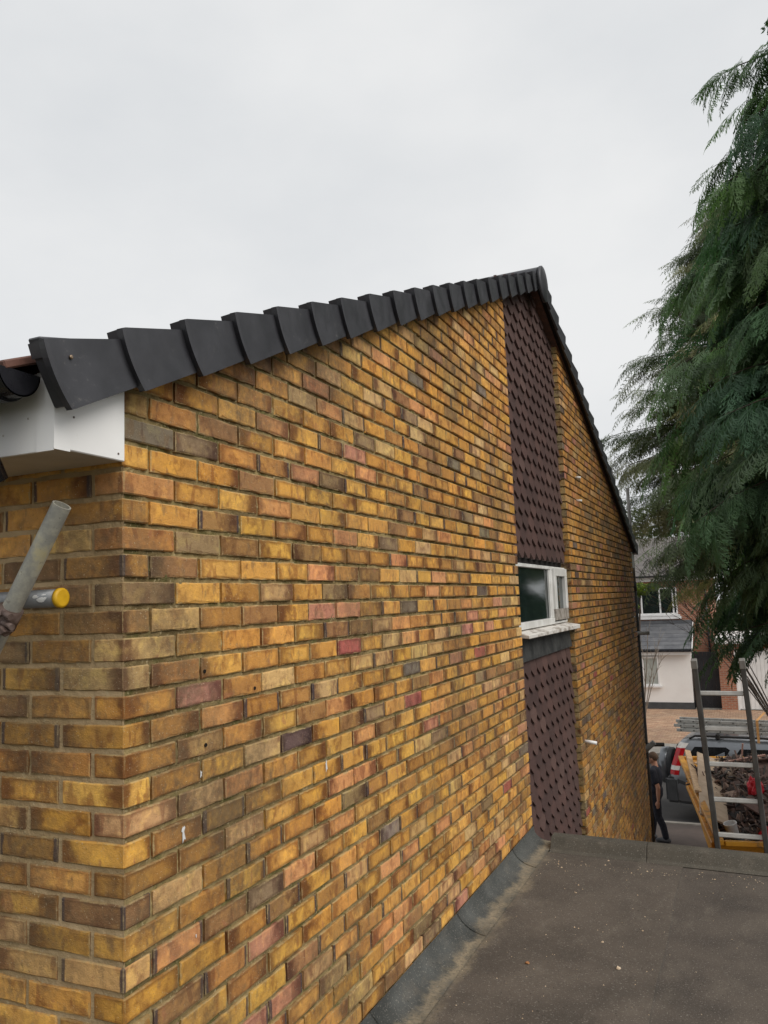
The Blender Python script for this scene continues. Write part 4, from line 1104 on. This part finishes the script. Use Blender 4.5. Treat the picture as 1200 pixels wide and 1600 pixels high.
# ------------------------------------------------------------------ person walking behind the house corner
M['skin'] = simple('skin', (0.46, 0.24, 0.16), (0.40, 0.20, 0.13), 12, .55, bump=.05)
M['navy'] = simple('navy_cotton', (0.010, 0.011, 0.018), (0.016, 0.017, 0.026), 14, .85, bump=.3)
M['hair'] = simple('short_brown_hair', (0.10, 0.055, 0.03), (0.06, 0.035, 0.02), 60, .8, bump=.5)
M['shoe'] = simple('grey_work_shoe', (0.10, 0.10, 0.105), (0.05, 0.05, 0.055), 12, .7)
per = thing('person', 'person in navy T-shirt and dark trousers walking behind the scaffold pole', 'person', (-0.40, 15.84, G), R(172))
def ell(bm, c, r, rot=None, sub=3):
    q = bmesh.ops.create_icosphere(bm, subdivisions=sub, radius=1)
    for v in q['verts']:
        p = Vector((v.co.x * r[0], v.co.y * r[1], v.co.z * r[2]))
        if rot: p = Euler(rot).to_matrix() @ p
        v.co = p + Vector(c)
def limb(bm, pts, rs, flat=1.0, n=12):
    mb = MB(); mb.tube(pts, rs, n)
    k = [bm.verts.new(v) for v in mb.v]
    for f in mb.f: bm.faces.new([k[i] for i in f])
    ell(bm, pts[0], (rs[0],) * 3, sub=2); ell(bm, pts[-1], (rs[-1],) * 3, sub=2)
def blend(name, fn, mat, voxel=.012, it=4):
    """one continuous skin: the pieces are fused by a voxel remesh"""
    bm = bmesh.new(); fn(bm); me = bpy.data.meshes.new(name); bm.to_mesh(me); bm.free()
    o = bpy.data.objects.new(name, me); C.objects.link(o); o.parent = per; me.materials.append(M[mat])
    m = o.modifiers.new('fuse', 'REMESH'); m.mode = 'VOXEL'; m.voxel_size = voxel; m.use_smooth_shade = True
    s_ = o.modifiers.new('relax', 'SMOOTH'); s_.iterations = it; s_.factor = .5
    return o
# local axes: x forward, y left, z up; the near arm (camera side) is +y after the turn
hipz, shz = .93, 1.43
def body(bm):
    ell(bm, (.03, 0, 1.62), (.095, .077, .118)); ell(bm, (.055, 0, 1.575), (.068, .060, .075))       # skull, jaw
    ell(bm, (.128, 0, 1.60), (.020, .014, .022), sub=2); ell(bm, (.10, 0, 1.556), (.022, .022, .012), sub=2)
    for y in (-.078, .078): ell(bm, (.02, y, 1.61), (.018, .008, .030), sub=2)
    limb(bm, [(.0, 0, 1.55), (-.02, 0, 1.42)], [.058, .066])
    ell(bm, (-.01, 0, 1.24), (.115, .175, .24)); ell(bm, (0, 0, .98), (.115, .165, .13)); limb(bm, [(-.01, -.15, 1.42), (-.01, .15, 1.42)], [.062, .062])
    for sd_, fa, ha in ((1, -.09, -.12), (-1, .10, .18)):
        sh, el, wr = (-.01, sd_ * .205, 1.40), (fa - .02, sd_ * .265, 1.10), (ha + .02, sd_ * .275, .855)
        limb(bm, [sh, ((sh[0] + el[0]) / 2, sd_ * .24, 1.25), el], [.062, .054, .043]); limb(bm, [el, ((el[0] + wr[0]) / 2, sd_ * .272, .99), wr], [.043, .041, .028])
        ell(bm, (wr[0] + .012, sd_ * .275, .80), (.040, .020, .048), sub=2)
        for q in range(4):
            x = wr[0] - .014 + .018 * q; L = (.066, .080, .076, .058)[3 - q]
            limb(bm, [(x, sd_ * .275, .77), (x + .006, sd_ * .268, .77 - L * .55), (x + .010, sd_ * .255, .77 - L)], [.0095, .009, .0075], n=8)
        limb(bm, [(wr[0] + .04, sd_ * .272, .82), (wr[0] + .062, sd_ * .264, .785), (wr[0] + .064, sd_ * .258, .755)], [.011, .0105, .0085], n=8)
    for sd_, kx, ax_, az in ((1, -.03, -.15, .09), (-1, .12, .16, .085)):
        limb(bm, [(0, sd_ * .085, .92), (kx * .6, sd_ * .09, .70), (kx, sd_ * .09, .50)], [.088, .072, .056]); limb(bm, [(kx, sd_ * .09, .50), ((kx + ax_) / 2 - .02, sd_ * .09, .33), (ax_, sd_ * .09, az)], [.056, .052, .038])
        limb(bm, [(ax_ - .03, sd_ * .09, az - .045), (ax_ + .15, sd_ * .095, .05)], [.042, .036])
blend('body', body, 'skin', .0085, 3)
def shirt(bm):
    ell(bm, (-.01, 0, 1.24), (.130, .195, .255)); ell(bm, (0, 0, 1.00), (.135, .185, .14)); limb(bm, [(-.012, -.15, 1.42), (-.012, .15, 1.42)], [.072, .072])
    for sd_, fa in ((1, -.09), (-1, .10)): limb(bm, [(-.01, sd_ * .205, 1.40), (fa * .6 - .01, sd_ * .245, 1.21)], [.078, .074])
blend('t_shirt', shirt, 'navy', .012, 4)
def trousers(bm):
    ell(bm, (0, 0, .93), (.130, .178, .12))
    for sd_, kx, ax_, az in ((1, -.03, -.15, .09), (-1, .12, .16, .085)):
        limb(bm, [(0, sd_ * .085, .90), (kx * .6, sd_ * .09, .70), (kx, sd_ * .09, .50)], [.104, .088, .074]); limb(bm, [(kx, sd_ * .09, .50), ((kx + ax_) / 2 - .02, sd_ * .09, .33), (ax_, sd_ * .09, az + .02)], [.074, .070, .064])
blend('trousers', trousers, 'navy', .012, 4)
def hairf(bm): ell(bm, (.012, 0, 1.648), (.100, .084, .105))
hb = blend('hair', hairf, 'hair', .012, 2)
for sd_, ax_, h_ in ((1, -.15, .056), (-1, .16, .052)):
    blend('shoe', lambda bm: limb(bm, [(ax_ - .045, sd_ * .09, h_), (ax_ + .05, sd_ * .092, .058), (ax_ + .165, sd_ * .096, .046)], [.054, .052, .042]), 'shoe', .010, 2)

# ------------------------------------------------------------------ houses across the street
M['render'] = simple('white_render', (0.87, 0.845, 0.81), (0.83, 0.80, 0.765), 1.5, .85, bump=.15)
M['plinth'] = simple('dark_plinth', (0.075, 0.078, 0.080), (0.06, 0.062, 0.064), 3, .8)
def slate():
    t = NT('grey_slate'); p = t.pos(); oi = t.n('ShaderNodeObjectInfo').outputs['Random']
    col = t.mix(t.ramp(t.noise(p, 3, 5), .35, .65), (0.105, 0.108, 0.118), (0.15, 0.152, 0.16))
    return t.done(t.mix(t.math('MULTIPLY', oi, .4), col, (0.075, 0.078, 0.085)), .7)
M['slate'] = slate()
M['roof_grey'] = simple('grey_brown_roof', (0.16, 0.145, 0.135), (0.115, 0.105, 0.10), 2.5, .85, bump=.3)
def red_brick():
    t = NT('orange_red_brick_wall'); p = t.pos()
    sx = t.n('ShaderNodeSeparateXYZ'); t.put(sx.inputs[0], p); cb = t.n('ShaderNodeCombineXYZ')
    t.put(cb.inputs[0], t.math('ADD', sx.outputs[0], sx.outputs[1])); t.put(cb.inputs[1], sx.outputs[2])
    b = t.n('ShaderNodeTexBrick'); t.put(b.inputs['Vector'], cb.outputs[0])
    b.inputs['Color1'].default_value = (0.42, 0.16, 0.085, 1); b.inputs['Color2'].default_value = (0.30, 0.105, 0.06, 1); b.inputs['Mortar'].default_value = (0.36, 0.29, 0.22, 1)
    b.inputs['Scale'].default_value = 1; b.inputs['Brick Width'].default_value = .225; b.inputs['Row Height'].default_value = .075; b.inputs['Mortar Size'].default_value = .010
    return t.done(t.mix(t.ramp(t.noise(p, 1.5, 5), .4, .7, 0, .35), b.outputs[0], (0.20, 0.09, 0.06)), .9)
M['red_brick'] = red_brick()
M['black_gate'] = simple('black_gate_paint', (0.012, 0.013, 0.016), (0.02, 0.021, 0.025), 3, .5, bump=.1)
M['blind'] = simple('pale_blind', (0.42, 0.44, 0.40), (0.36, 0.38, 0.35), 8, .6)
fh = thing('white_fronted_house', 'red brick house with white rendered front extension, slate lean-to roof and upstairs window', 'house', (-3, 37, G))
MB().box((-8, 37.0, G), (.22, 44, .28)).build('main_wall', 'red_brick', fh)
MB().box((-8, 35.0, G + .30), (-.70, 36.995, -2.86)).build('extension_wall', 'render', fh)
MB().box((-8, 34.97, G), (-.69, 36.99, G + .295)).build('plinth', 'plinth', fh)
# slates in courses on the lean-to
def lean():
    p0, p1 = Vector((0, 34.78, -2.83)), Vector((0, 36.99, -1.80)); d = p1 - p0; n_ = 7
    for i in range(n_):
        x = -8.0
        a = p0 + d * (i / n_); b = p0 + d * ((i + 1.12) / n_)
        x = -4.1 - (.3 if i % 2 else 0)
        while x < -.62:
            x1 = min(x + .596, -.60)
            if x1 - x > .05:
                MB().add([(x, a.y, a.z + .022), (x1, a.y, a.z + .022), (x1, b.y, b.z + .006), (x, b.y, b.z + .006), (x, a.y, a.z), (x1, a.y, a.z), (x1, b.y, b.z - .01), (x, b.y, b.z - .01)],
                         [(0, 1, 2, 3), (7, 6, 5, 4), (0, 4, 5, 1), (1, 5, 6, 2), (2, 6, 7, 3), (3, 7, 4, 0)]).build('slate', 'slate', lr)
            x += .60
lr = MB().add([(-8, 34.80, -2.86), (-.60, 34.80, -2.86), (-.60, 36.99, -1.84), (-8, 36.99, -1.84), (-8, 36.99, -2.0), (-.60, 36.99, -2.0), (-.60, 34.80, -2.93), (-8, 34.80, -2.93)], [(0, 1, 2, 3), (0, 7, 6, 1), (1, 6, 5, 2), (2, 5, 4, 3), (3, 4, 7, 0), (4, 5, 6, 7)]).build('lean_to_roof', 'slate', fh)
lean()
MB().bar((-8, 34.72, -2.90), (-.60, 34.72, -2.90), .10, .07).build('gutter', 'gutter', fh)
MB().box((-8, 34.76, -3.06), (-.62, 34.78, -2.93)).build('fascia', 'upvc', fh)
MB().bar((-.59, 34.75, -2.85), (-.59, 37.0, -1.80), .03, .14).build('barge_board', 'upvc', fh)
MB().box((-8, 36.9, -1.82), (-.6, 36.997, -1.68)).build('lead_flashing', 'slate', fh)
def far_window(parent, x0, x1, z0, z1, y, mulls, glassmat, sill=True):
    f = MB(); t = .07
    f.box((x0, y - .06, z0), (x1, y + .02, z0 + t)).box((x0, y - .06, z1 - t), (x1, y + .02, z1)).box((x0, y - .06, z0 + t), (x0 + t, y + .02, z1 - t)).box((x1 - t, y - .06, z0 + t), (x1, y + .02, z1 - t))
    for m in mulls: f.box((m - t / 2, y - .06, z0 + t), (m + t / 2, y + .02, z1 - t))
    w = f.build('window', 'upvc', parent)
    xs = [x0 + t] + sum([[m - t / 2, m + t / 2] for m in mulls], []) + [x1 - t]
    for a, b in zip(xs[::2], xs[1::2]): MB().box((a, y - .03, z0 + t), (b, y - .02, z1 - t)).build('pane', glassmat, w)
    if sill: MB().box((x0 - .08, y - .14, z0 - .07), (x1 + .08, y, z0 - .002)).build('sill', 'upvc', w)
    return w
far_window(fh, -3.3, -1.98, -4.36, -3.14, 34.99, [-2.62], 'blind')
far_window(fh, -3.5, -1.18, -1.42, -.20, 36.99, [-2.72, -1.92, -1.36], 'glass')
MB().box((-8, 36.86, -1.62), (-1.05, 36.98, -1.50)).build('white_band', 'upvc', fh)
MB().box((-8, 36.72, .08), (.30, 36.99, .34)).build('eaves_board', 'upvc', fh)
MB().add([(-8.2, 36.55, .30), (.40, 36.55, .30), (.40, 40.6, 2.3), (-8.2, 40.6, 2.3), (-8.2, 44.6, .3), (.40, 44.6, .3)], [(0, 1, 2, 3), (3, 2, 5, 4), (1, 5, 2), (0, 3, 4)]).build('roof', 'roof_grey', fh)
MB().bar((-8.2, 36.50, .30), (.40, 36.50, .30), .10, .08).build('gutter', 'gutter', fh)
MB().tube([(.02, 36.93, .2), (.02, 36.93, G)], .045, 10).build('downpipe', 'gutter', fh)
gt = thing('black_gate', 'tall black boarded side gate between white house and brick pier', 'gate', (-.1, 35.3, G))
for i in range(7): MB().box((-.66 + .148 * i, 35.28, G + .06), (-.66 + .148 * i + .143, 35.31, -2.98)).build('board', 'black_gate', gt)
MB().box((-.66, 35.315, -3.3), (.375, 35.35, -3.15)).box((-.66, 35.315, G + .3), (.375, 35.35, G + .45)).build('rail', 'black_gate', gt)
MB().box((-.66, 35.2, G), (.38, 35.34, G + .055)).build('threshold', 'concrete', gt)
bg_ = thing('brick_garage', 'brick garage with white ribbed up-and-over door across the street', 'garage', (2.2, 37, G))
MB().box((.385, 35.0, G), (1.0, 41, -2.65)).box((4.0, 35.0, G), (4.5, 41, -2.65)).box((1.0, 35.0, -2.84), (4.0, 41, -2.65)).build('wall', 'red_brick', bg_)
MB().box((.3, 34.85, -2.645), (4.6, 41.2, -2.42)).build('flat_roof', 'upvc', bg_)
gd = MB().box((1.005, 35.12, G + .03), (3.995, 35.15, -2.845)).build('garage_door', 'upvc', bg_)
for i in range(19): MB().box((1.03 + .157 * i, 35.098, G + .06), (1.03 + .157 * i + .145, 35.119, -2.87)).build('door_rib', 'upvc', gd)
MB().box((1.005, 35.02, G + .02), (1.07, 35.11, -2.845)).build('door_frame', 'upvc', bg_)

# ------------------------------------------------------------------ conifers
def foliage_mat(name):
    t = NT(name); p = t.pos()
    at = t.n('ShaderNodeAttribute', attribute_name='tone').outputs['Color']
    col = t.mix(t.ramp(t.noise(p, 5, 4), .35, .65, 0, .5), at, t.mix(1.0, at, (.66, .74, .62), 'MULTIPLY'))
    m = t.done(col, .55, 0, .35)
    tr = t.n('ShaderNodeBsdfTranslucent'); t.put(tr.inputs[0], t.mix(1.0, col, (1.05, 1.25, .7), 'MULTIPLY'))
    ms = t.n('ShaderNodeMixShader'); ms.inputs[0].default_value = .42
    t.t.links.new(t.b.outputs[0], ms.inputs[1]); t.t.links.new(tr.outputs[0], ms.inputs[2]); t.t.links.new(ms.outputs[0], t.o.inputs[0])
    return m
M['fol'] = foliage_mat('cypress_foliage')
M['bark'] = simple('brown_bark', (0.085, 0.058, 0.042), (0.05, 0.036, 0.028), 9, .95, bump=.6)
M['twig'] = simple('grey_brown_twig', (0.105, 0.078, 0.058), (0.065, 0.05, 0.04), 9, .9)
M['twig_pale'] = simple('pale_twig', (0.28, 0.235, 0.19), (0.2, 0.165, 0.13), 9, .9)
def frond_template(seed, pairs=10, sub=5, droop=.34, blade=.026):
    """a flat feathery cypress spray of unit length along +x, side shoots drooping"""
    r = np.random.default_rng(seed); Q = []
    def blade_(p0, d, L, w):
        p0 = np.array(p0); d = d / np.linalg.norm(d); s = np.cross(d, [0, 0, 1.0]); s /= np.linalg.norm(s) + 1e-9
        m = p0 + d * L * .5; tip = p0 + d * L - np.array([0, 0, .10 * L])
        Q.append([p0 - s * w * .28, m - s * w * .5, tip, m + s * w * .5])
    def axis(t): return np.array([t, .03 * math.sin(t * 5 + seed), -droop * t * t])
    for t in np.linspace(0, .9, 6): blade_(axis(t), axis(t + .18) - axis(t), .20, blade * .9)
    for i in range(pairs * 2):
        t = .06 + .88 * i / (pairs * 2); sd_ = 1 if i % 2 else -1
        L = .40 * (1 - t) ** .65 * r.uniform(.75, 1.15) + .05
        ang = R(r.uniform(36, 54)) * sd_
        d = np.array([math.cos(ang), math.sin(ang), -.32 - .35 * r.random()])
        p = axis(t); blade_(p, d, L, blade * 1.05)
        dn = d / np.linalg.norm(d)
        for k in range(sub):
            u = .22 + .66 * k / sub; sg = 1 if k % 2 else -1
            a2 = ang + sg * R(r.uniform(32, 46))
            d2 = np.array([math.cos(a2), math.sin(a2), -.42 - .25 * r.random()])
            blade_(p + dn * L * u, d2, L * .42 * (1.05 - u * .6), blade * .9)
    Q = np.array(Q)                                   # (n,4,3)
    return Q
def make_tree(name, label, base, trunk_h, lean, branches, frond_size, templates, tones, group=None, trunk_r=.2, seed=1, mat='fol', dens=8.0, hang=(.1, .75)):
    """branches: list of (z0, azimuth, length, rise, droop); every one a limb carrying hanging sprays"""
    r = np.random.default_rng(seed)
    root = thing(name, label, 'tree', base, 0, group); B = Vector(base)
    n = 8; pts = [B + Vector((lean[0] * t * t, lean[1] * t * t, trunk_h * t)) for t in np.linspace(0, 1, n)]
    MB().tube(pts, [trunk_r * (1 - .88 * t) + .012 for t in np.linspace(0, 1, n)], 12).build('trunk', 'bark', root)
    limbs = MB(); P, X, Z, S, T, K = [], [], [], [], [], []
    for z0, az, L, rise, droop in branches:
        u = np.array([math.sin(az), math.cos(az), 0.0]); sd_ = np.array([u[1], -u[0], 0])
        t0 = max(0, min(1, (z0 - base[2]) / trunk_h)); o = np.array([base[0] + lean[0] * t0 * t0, base[1] + lean[1] * t0 * t0, z0])
        curve = r.normal(0, .10)
        f = lambda s: o + u * L * s + sd_ * L * curve * s * s + np.array([0, 0, L * (rise * s - droop * s ** 2.3)])
        limbs.tube([Vector(f(s)) for s in (0, .3, .6, .85, 1.0)], [.020 + .012 * L, .016 + .007 * L, .013, .008, .003], 5, cap=False)
        tn = tones[r.integers(len(tones))] * r.uniform(.78, 1.22)
        m = max(5, int(dens * L))
        for s in np.linspace(.30, 1.0, m):
            p = f(s); tg = f(min(1.0, s + .03)) - f(s - .03); tg /= np.linalg.norm(tg)
            for sg in ((-1, 1) if s < .96 else (0,)):
                d = tg * r.uniform(.55, 1.0) + sd_ * sg * r.uniform(.35, .95) + np.array([0, 0, -r.uniform(*hang)])
                d /= np.linalg.norm(d)
                up = np.array([0, 0, 1.0]) * .8 + u * .5 + r.normal(0, .28, 3); up -= d * up.dot(d); up /= np.linalg.norm(up)
                P.append(p + r.normal(0, .04, 3)); X.append(d); Z.append(up); S.append(frond_size * r.uniform(.55, 1.3) * (1.1 - .25 * s)); K.append(r.integers(len(templates)))
                T.append(tn * r.uniform(.55, 1.45))
    limbs.build('limb', 'bark', root)
    P, X, Z, S, T, K = map(np.array, (P, X, Z, S, T, K)); Yv = np.cross(Z, X)
    out_v, out_t = [], []
    for k, q in enumerate(templates):
        ix = np.where(K == k)[0]
        if not len(ix): continue
        v = q.reshape(-1, 3)
        w = (P[ix, None, :] + S[ix, None, None] * (v[None, :, 0:1] * X[ix, None, :] + v[None, :, 1:2] * Yv[ix, None, :] + v[None, :, 2:3] * Z[ix, None, :]))
        out_v.append(w.reshape(-1, 3)); out_t.append(np.repeat(np.concatenate([T[ix], np.ones((len(ix), 1))], 1), len(v), axis=0))
    Vv = np.concatenate(out_v) - np.array(base); Tt = np.concatenate(out_t)
    Fq = np.arange(len(Vv)).reshape(-1, 4)
    me = fast_mesh('crown', Vv, Fq, M[mat])
    at = me.attributes.new('tone', 'FLOAT_COLOR', 'POINT'); at.data.foreach_set('color', Tt.astype(np.float32).ravel())
    o = bpy.data.objects.new('crown', me); C.objects.link(o); o.parent = root
    return root
r = np.random.default_rng(11)
# near tree
br = []
Rz = lambda z: np.interp(z, [-1.6, -.8, 0, 1.0, 2.5, 4.6, 5.6, 7.0, 8.2, 9.5, 11.5], [2.1, 2.5, 3.0, 3.05, 2.9, 2.75, 2.25, 1.55, 1.0, .75, .2])
for z in np.arange(-1.02, 11.2, .36):
    nb = 14 if z < .8 else (12 if z < 6 else 9)
    for k in range(nb):
        az = 2 * math.pi * (k + r.random()) / nb
        facing = math.cos(az - math.atan2(1.5 - 3.95, -1.7 - 10.5))
        if facing < -.35 and r.random() < .55: continue
        L = float(Rz(z)) * (r.uniform(.76, 1.0) if r.random() < .8 else r.uniform(1.06, 1.24 if z < 5.5 else 1.5))
        br.append((z + r.uniform(-.15, .15) + .12 * L, az, L, r.uniform(.02, .26), r.uniform(.16, .40)))
tones1 = np.array([[.115, .200, .105], [.100, .185, .110], [.135, .205, .092], [.160, .235, .135], [.065, .125, .072], [.180, .255, .150]])
tpl = [frond_template(i) for i in range(4)]
make_tree('conifer', 'large dark green cypress with drooping feathery sprays at the right edge', (3.95, 10.5, G), 17.0, (0, 0), br, .86, tpl, tones1, 'conifers at the right', .26, 3)
# the thinner olive tree beyond
br = []
Rz2 = lambda z: np.interp(z, [0, 1.0, 2.5, 4.0, 5.5, 7, 9, 11], [3.3, 3.9, 4.2, 4.05, 3.2, 2.5, 1.6, .3])
for z in np.arange(.3, 10.5, .42):
    for k in range(11):
        az = 2 * math.pi * (k + r.random()) / 11
        if math.cos(az - R(-110)) < -.3 and r.random() < .6: continue
        L = float(Rz2(z)) * r.uniform(.72, 1.08)
        br.append((z + r.uniform(-.2, .2), az, L, r.uniform(.05, .38), r.uniform(.10, .36)))
tones2 = np.array([[.165, .185, .090], [.195, .190, .100], [.145, .175, .100], [.210, .185, .090], [.115, .145, .080]])
tpl2 = [frond_template(20 + i, 6, 3, .2, .026) for i in range(3)]
make_tree('conifer', 'thinner olive brown conifer standing behind the dark cypress, above the roof slope', (2.35, 21.6, G), 16.5, (0, 0), br, .80, tpl2, tones2, 'conifers at the right', .22, 5)

# bare shrub whose arching stems cross the upstairs window
def bare_shrub(name, label, base, stems, mat, rad):
    root = thing(name, label, 'shrub', base)
    rr = random.Random(4)
    for tip, mid in stems:
        b = Vector(base); t = Vector(tip); m = Vector(mid)
        pts = [b * (1 - u) ** 2 + m * 2 * u * (1 - u) + t * u * u for u in [i / 8 for i in range(9)]]
        mb = MB(); mb.tube(pts, [rad * (1 - .85 * i / 8) for i in range(9)], 6)
        for i in range(3, 8):
            q = pts[i]; d = (pts[i + 1] - pts[i]).normalized()
            for _ in range(2):
                e = q + d * rr.uniform(.2, .5) + Vector((rr.uniform(-.25, .15), rr.uniform(-.2, .2), rr.uniform(-.05, .3)))
                mb.tube([q, (q + e) / 2 + Vector((0, 0, .04)), e], [rad * .35, rad * .25, rad * .12], 4)
        mb.build('stem', mat, root)
    return root
stems = []
for tx, tz in ((-1.75, .45), (-1.5, .75), (-1.2, .85), (-.9, .55), (-1.6, .05), (-1.45, -.35), (-1.1, -.75), (-.85, -1.2), (-.6, .9), (-1.35, .3), (-1.0, .1), (-.7, -.4)):
    stems.append(((tx, 24.2 + random.uniform(-.5, .5), tz), (.75 + random.uniform(-.2, .3), 24.4, -1.0 + tz * .55 + random.uniform(-.2, .2))))
bare_shrub('bare_shrub', 'bare arching brown stems crossing in front of the upstairs window', (2.5, 25.1, G + .09), stems, 'twig', .021)
stems = [((-1.43, 30.3, -2.16), (-1.75, 30.2, -2.9)), ((-1.81, 30.1, -1.75), (-1.9, 30.2, -2.7)), ((-2.15, 30.0, -2.05), (-1.9, 30.2, -2.9)), ((-1.55, 30.0, -2.6), (-1.8, 30.1, -3.2)), ((-2.3, 30.3, -2.7), (-2.0, 30.2, -3.2)), ((-1.3, 30.1, -2.75), (-1.75, 30.2, -3.3))]
bare_shrub('bare_shrub', 'small pale leafless sapling before the white rendered wall', (-2.25, 30.3, G + .02), stems, 'twig_pale', .024)
# bright green bush top showing beside the house corner
def leafy(name, label, base, blobs, tones, leaf, count, seed):
    r = np.random.default_rng(seed); root = thing(name, label, 'shrub', base)
    top = max(b[2] for b in blobs)
    MB().tube([Vector(base), Vector(((base[0] + blobs[0][0]) / 2, base[1], (base[2] + top) / 2)), Vector(blobs[0][:3])], [.06, .045, .02], 8).build('trunk', 'bark', root)
    V, T = [], []
    for i in range(count):
        b = blobs[r.integers(len(blobs))]; d = r.normal(0, 1, 3); d /= np.linalg.norm(d)
        c = np.array(b[:3]) + d * b[3] * r.uniform(.55, 1.0) ** .6 * np.array([1.2, 1, .7]); n_ = d + r.normal(0, .5, 3); n_ /= np.linalg.norm(n_)
        a = np.cross(n_, [0.3, .2, 1]); a /= np.linalg.norm(a); e = np.cross(n_, a); s_ = leaf * r.uniform(.6, 1.3)
        V += [c - a * s_, c + e * s_ * .45, c + a * s_, c - e * s_ * .45]; T += [np.append(tones[r.integers(len(tones))] * r.uniform(.8, 1.2), 1)] * 4
    me = fast_mesh('crown', np.array(V) - np.array(base), np.arange(len(V)).reshape(-1, 4), M['fol'])
    at = me.attributes.new('tone', 'FLOAT_COLOR', 'POINT'); at.data.foreach_set('color', np.array(T, dtype=np.float32).ravel())
    o = bpy.data.objects.new('crown', me); C.objects.link(o); o.parent = root
    return root
leafy('evergreen_shrub', 'bright yellow green bush showing beside the far house corner', (-2.2, 28.0, G + .02), [(-1.75, 28.0, -.27, .32), (-2.1, 28.1, -.35, .4), (-1.35, 28.0, -.22, .2), (-2.4, 28, -.9, .5)], np.array([[.15, .21, .03], [.11, .17, .025], [.19, .24, .04]]), .07, 1600, 6)

# trees in the gardens behind the houses opposite
gtones = np.array([[.045, .070, .030], [.055, .082, .034], [.036, .058, .030], [.065, .080, .036]])
for i, (x, y, h, w, lb) in enumerate(((1.6, 47, 9.5, 3.0, 'dark evergreen garden tree rising behind the brick garage'), (6.8, 45, 8.0, 2.8, 'broad evergreen garden tree beyond the right end of the brick garage'),
        (-4.0, 52, 9.0, 3.2, 'far garden tree behind the roof of the white fronted house'), (12.5, 48, 9.0, 3.2, 'far evergreen tree out to the right across the street'), (18.5, 50, 10.0, 3.6, 'farthest evergreen tree out to the right across the street'))):
    blobs = [(x + random.uniform(-1, 1) * w * .6, y + random.uniform(-1, 1) * w * .5, G + h * q + random.uniform(-.5, .5), w * random.uniform(.45, .75)) for q in (.75, .3, .45, .6, .85, .95, .5, .2)]
    o = leafy('garden_tree', lb, (x, y, G - .005), blobs, gtones, .16, 5200, 60 + i)
    o['category'] = 'tree'; o['group'] = 'garden trees across the street'
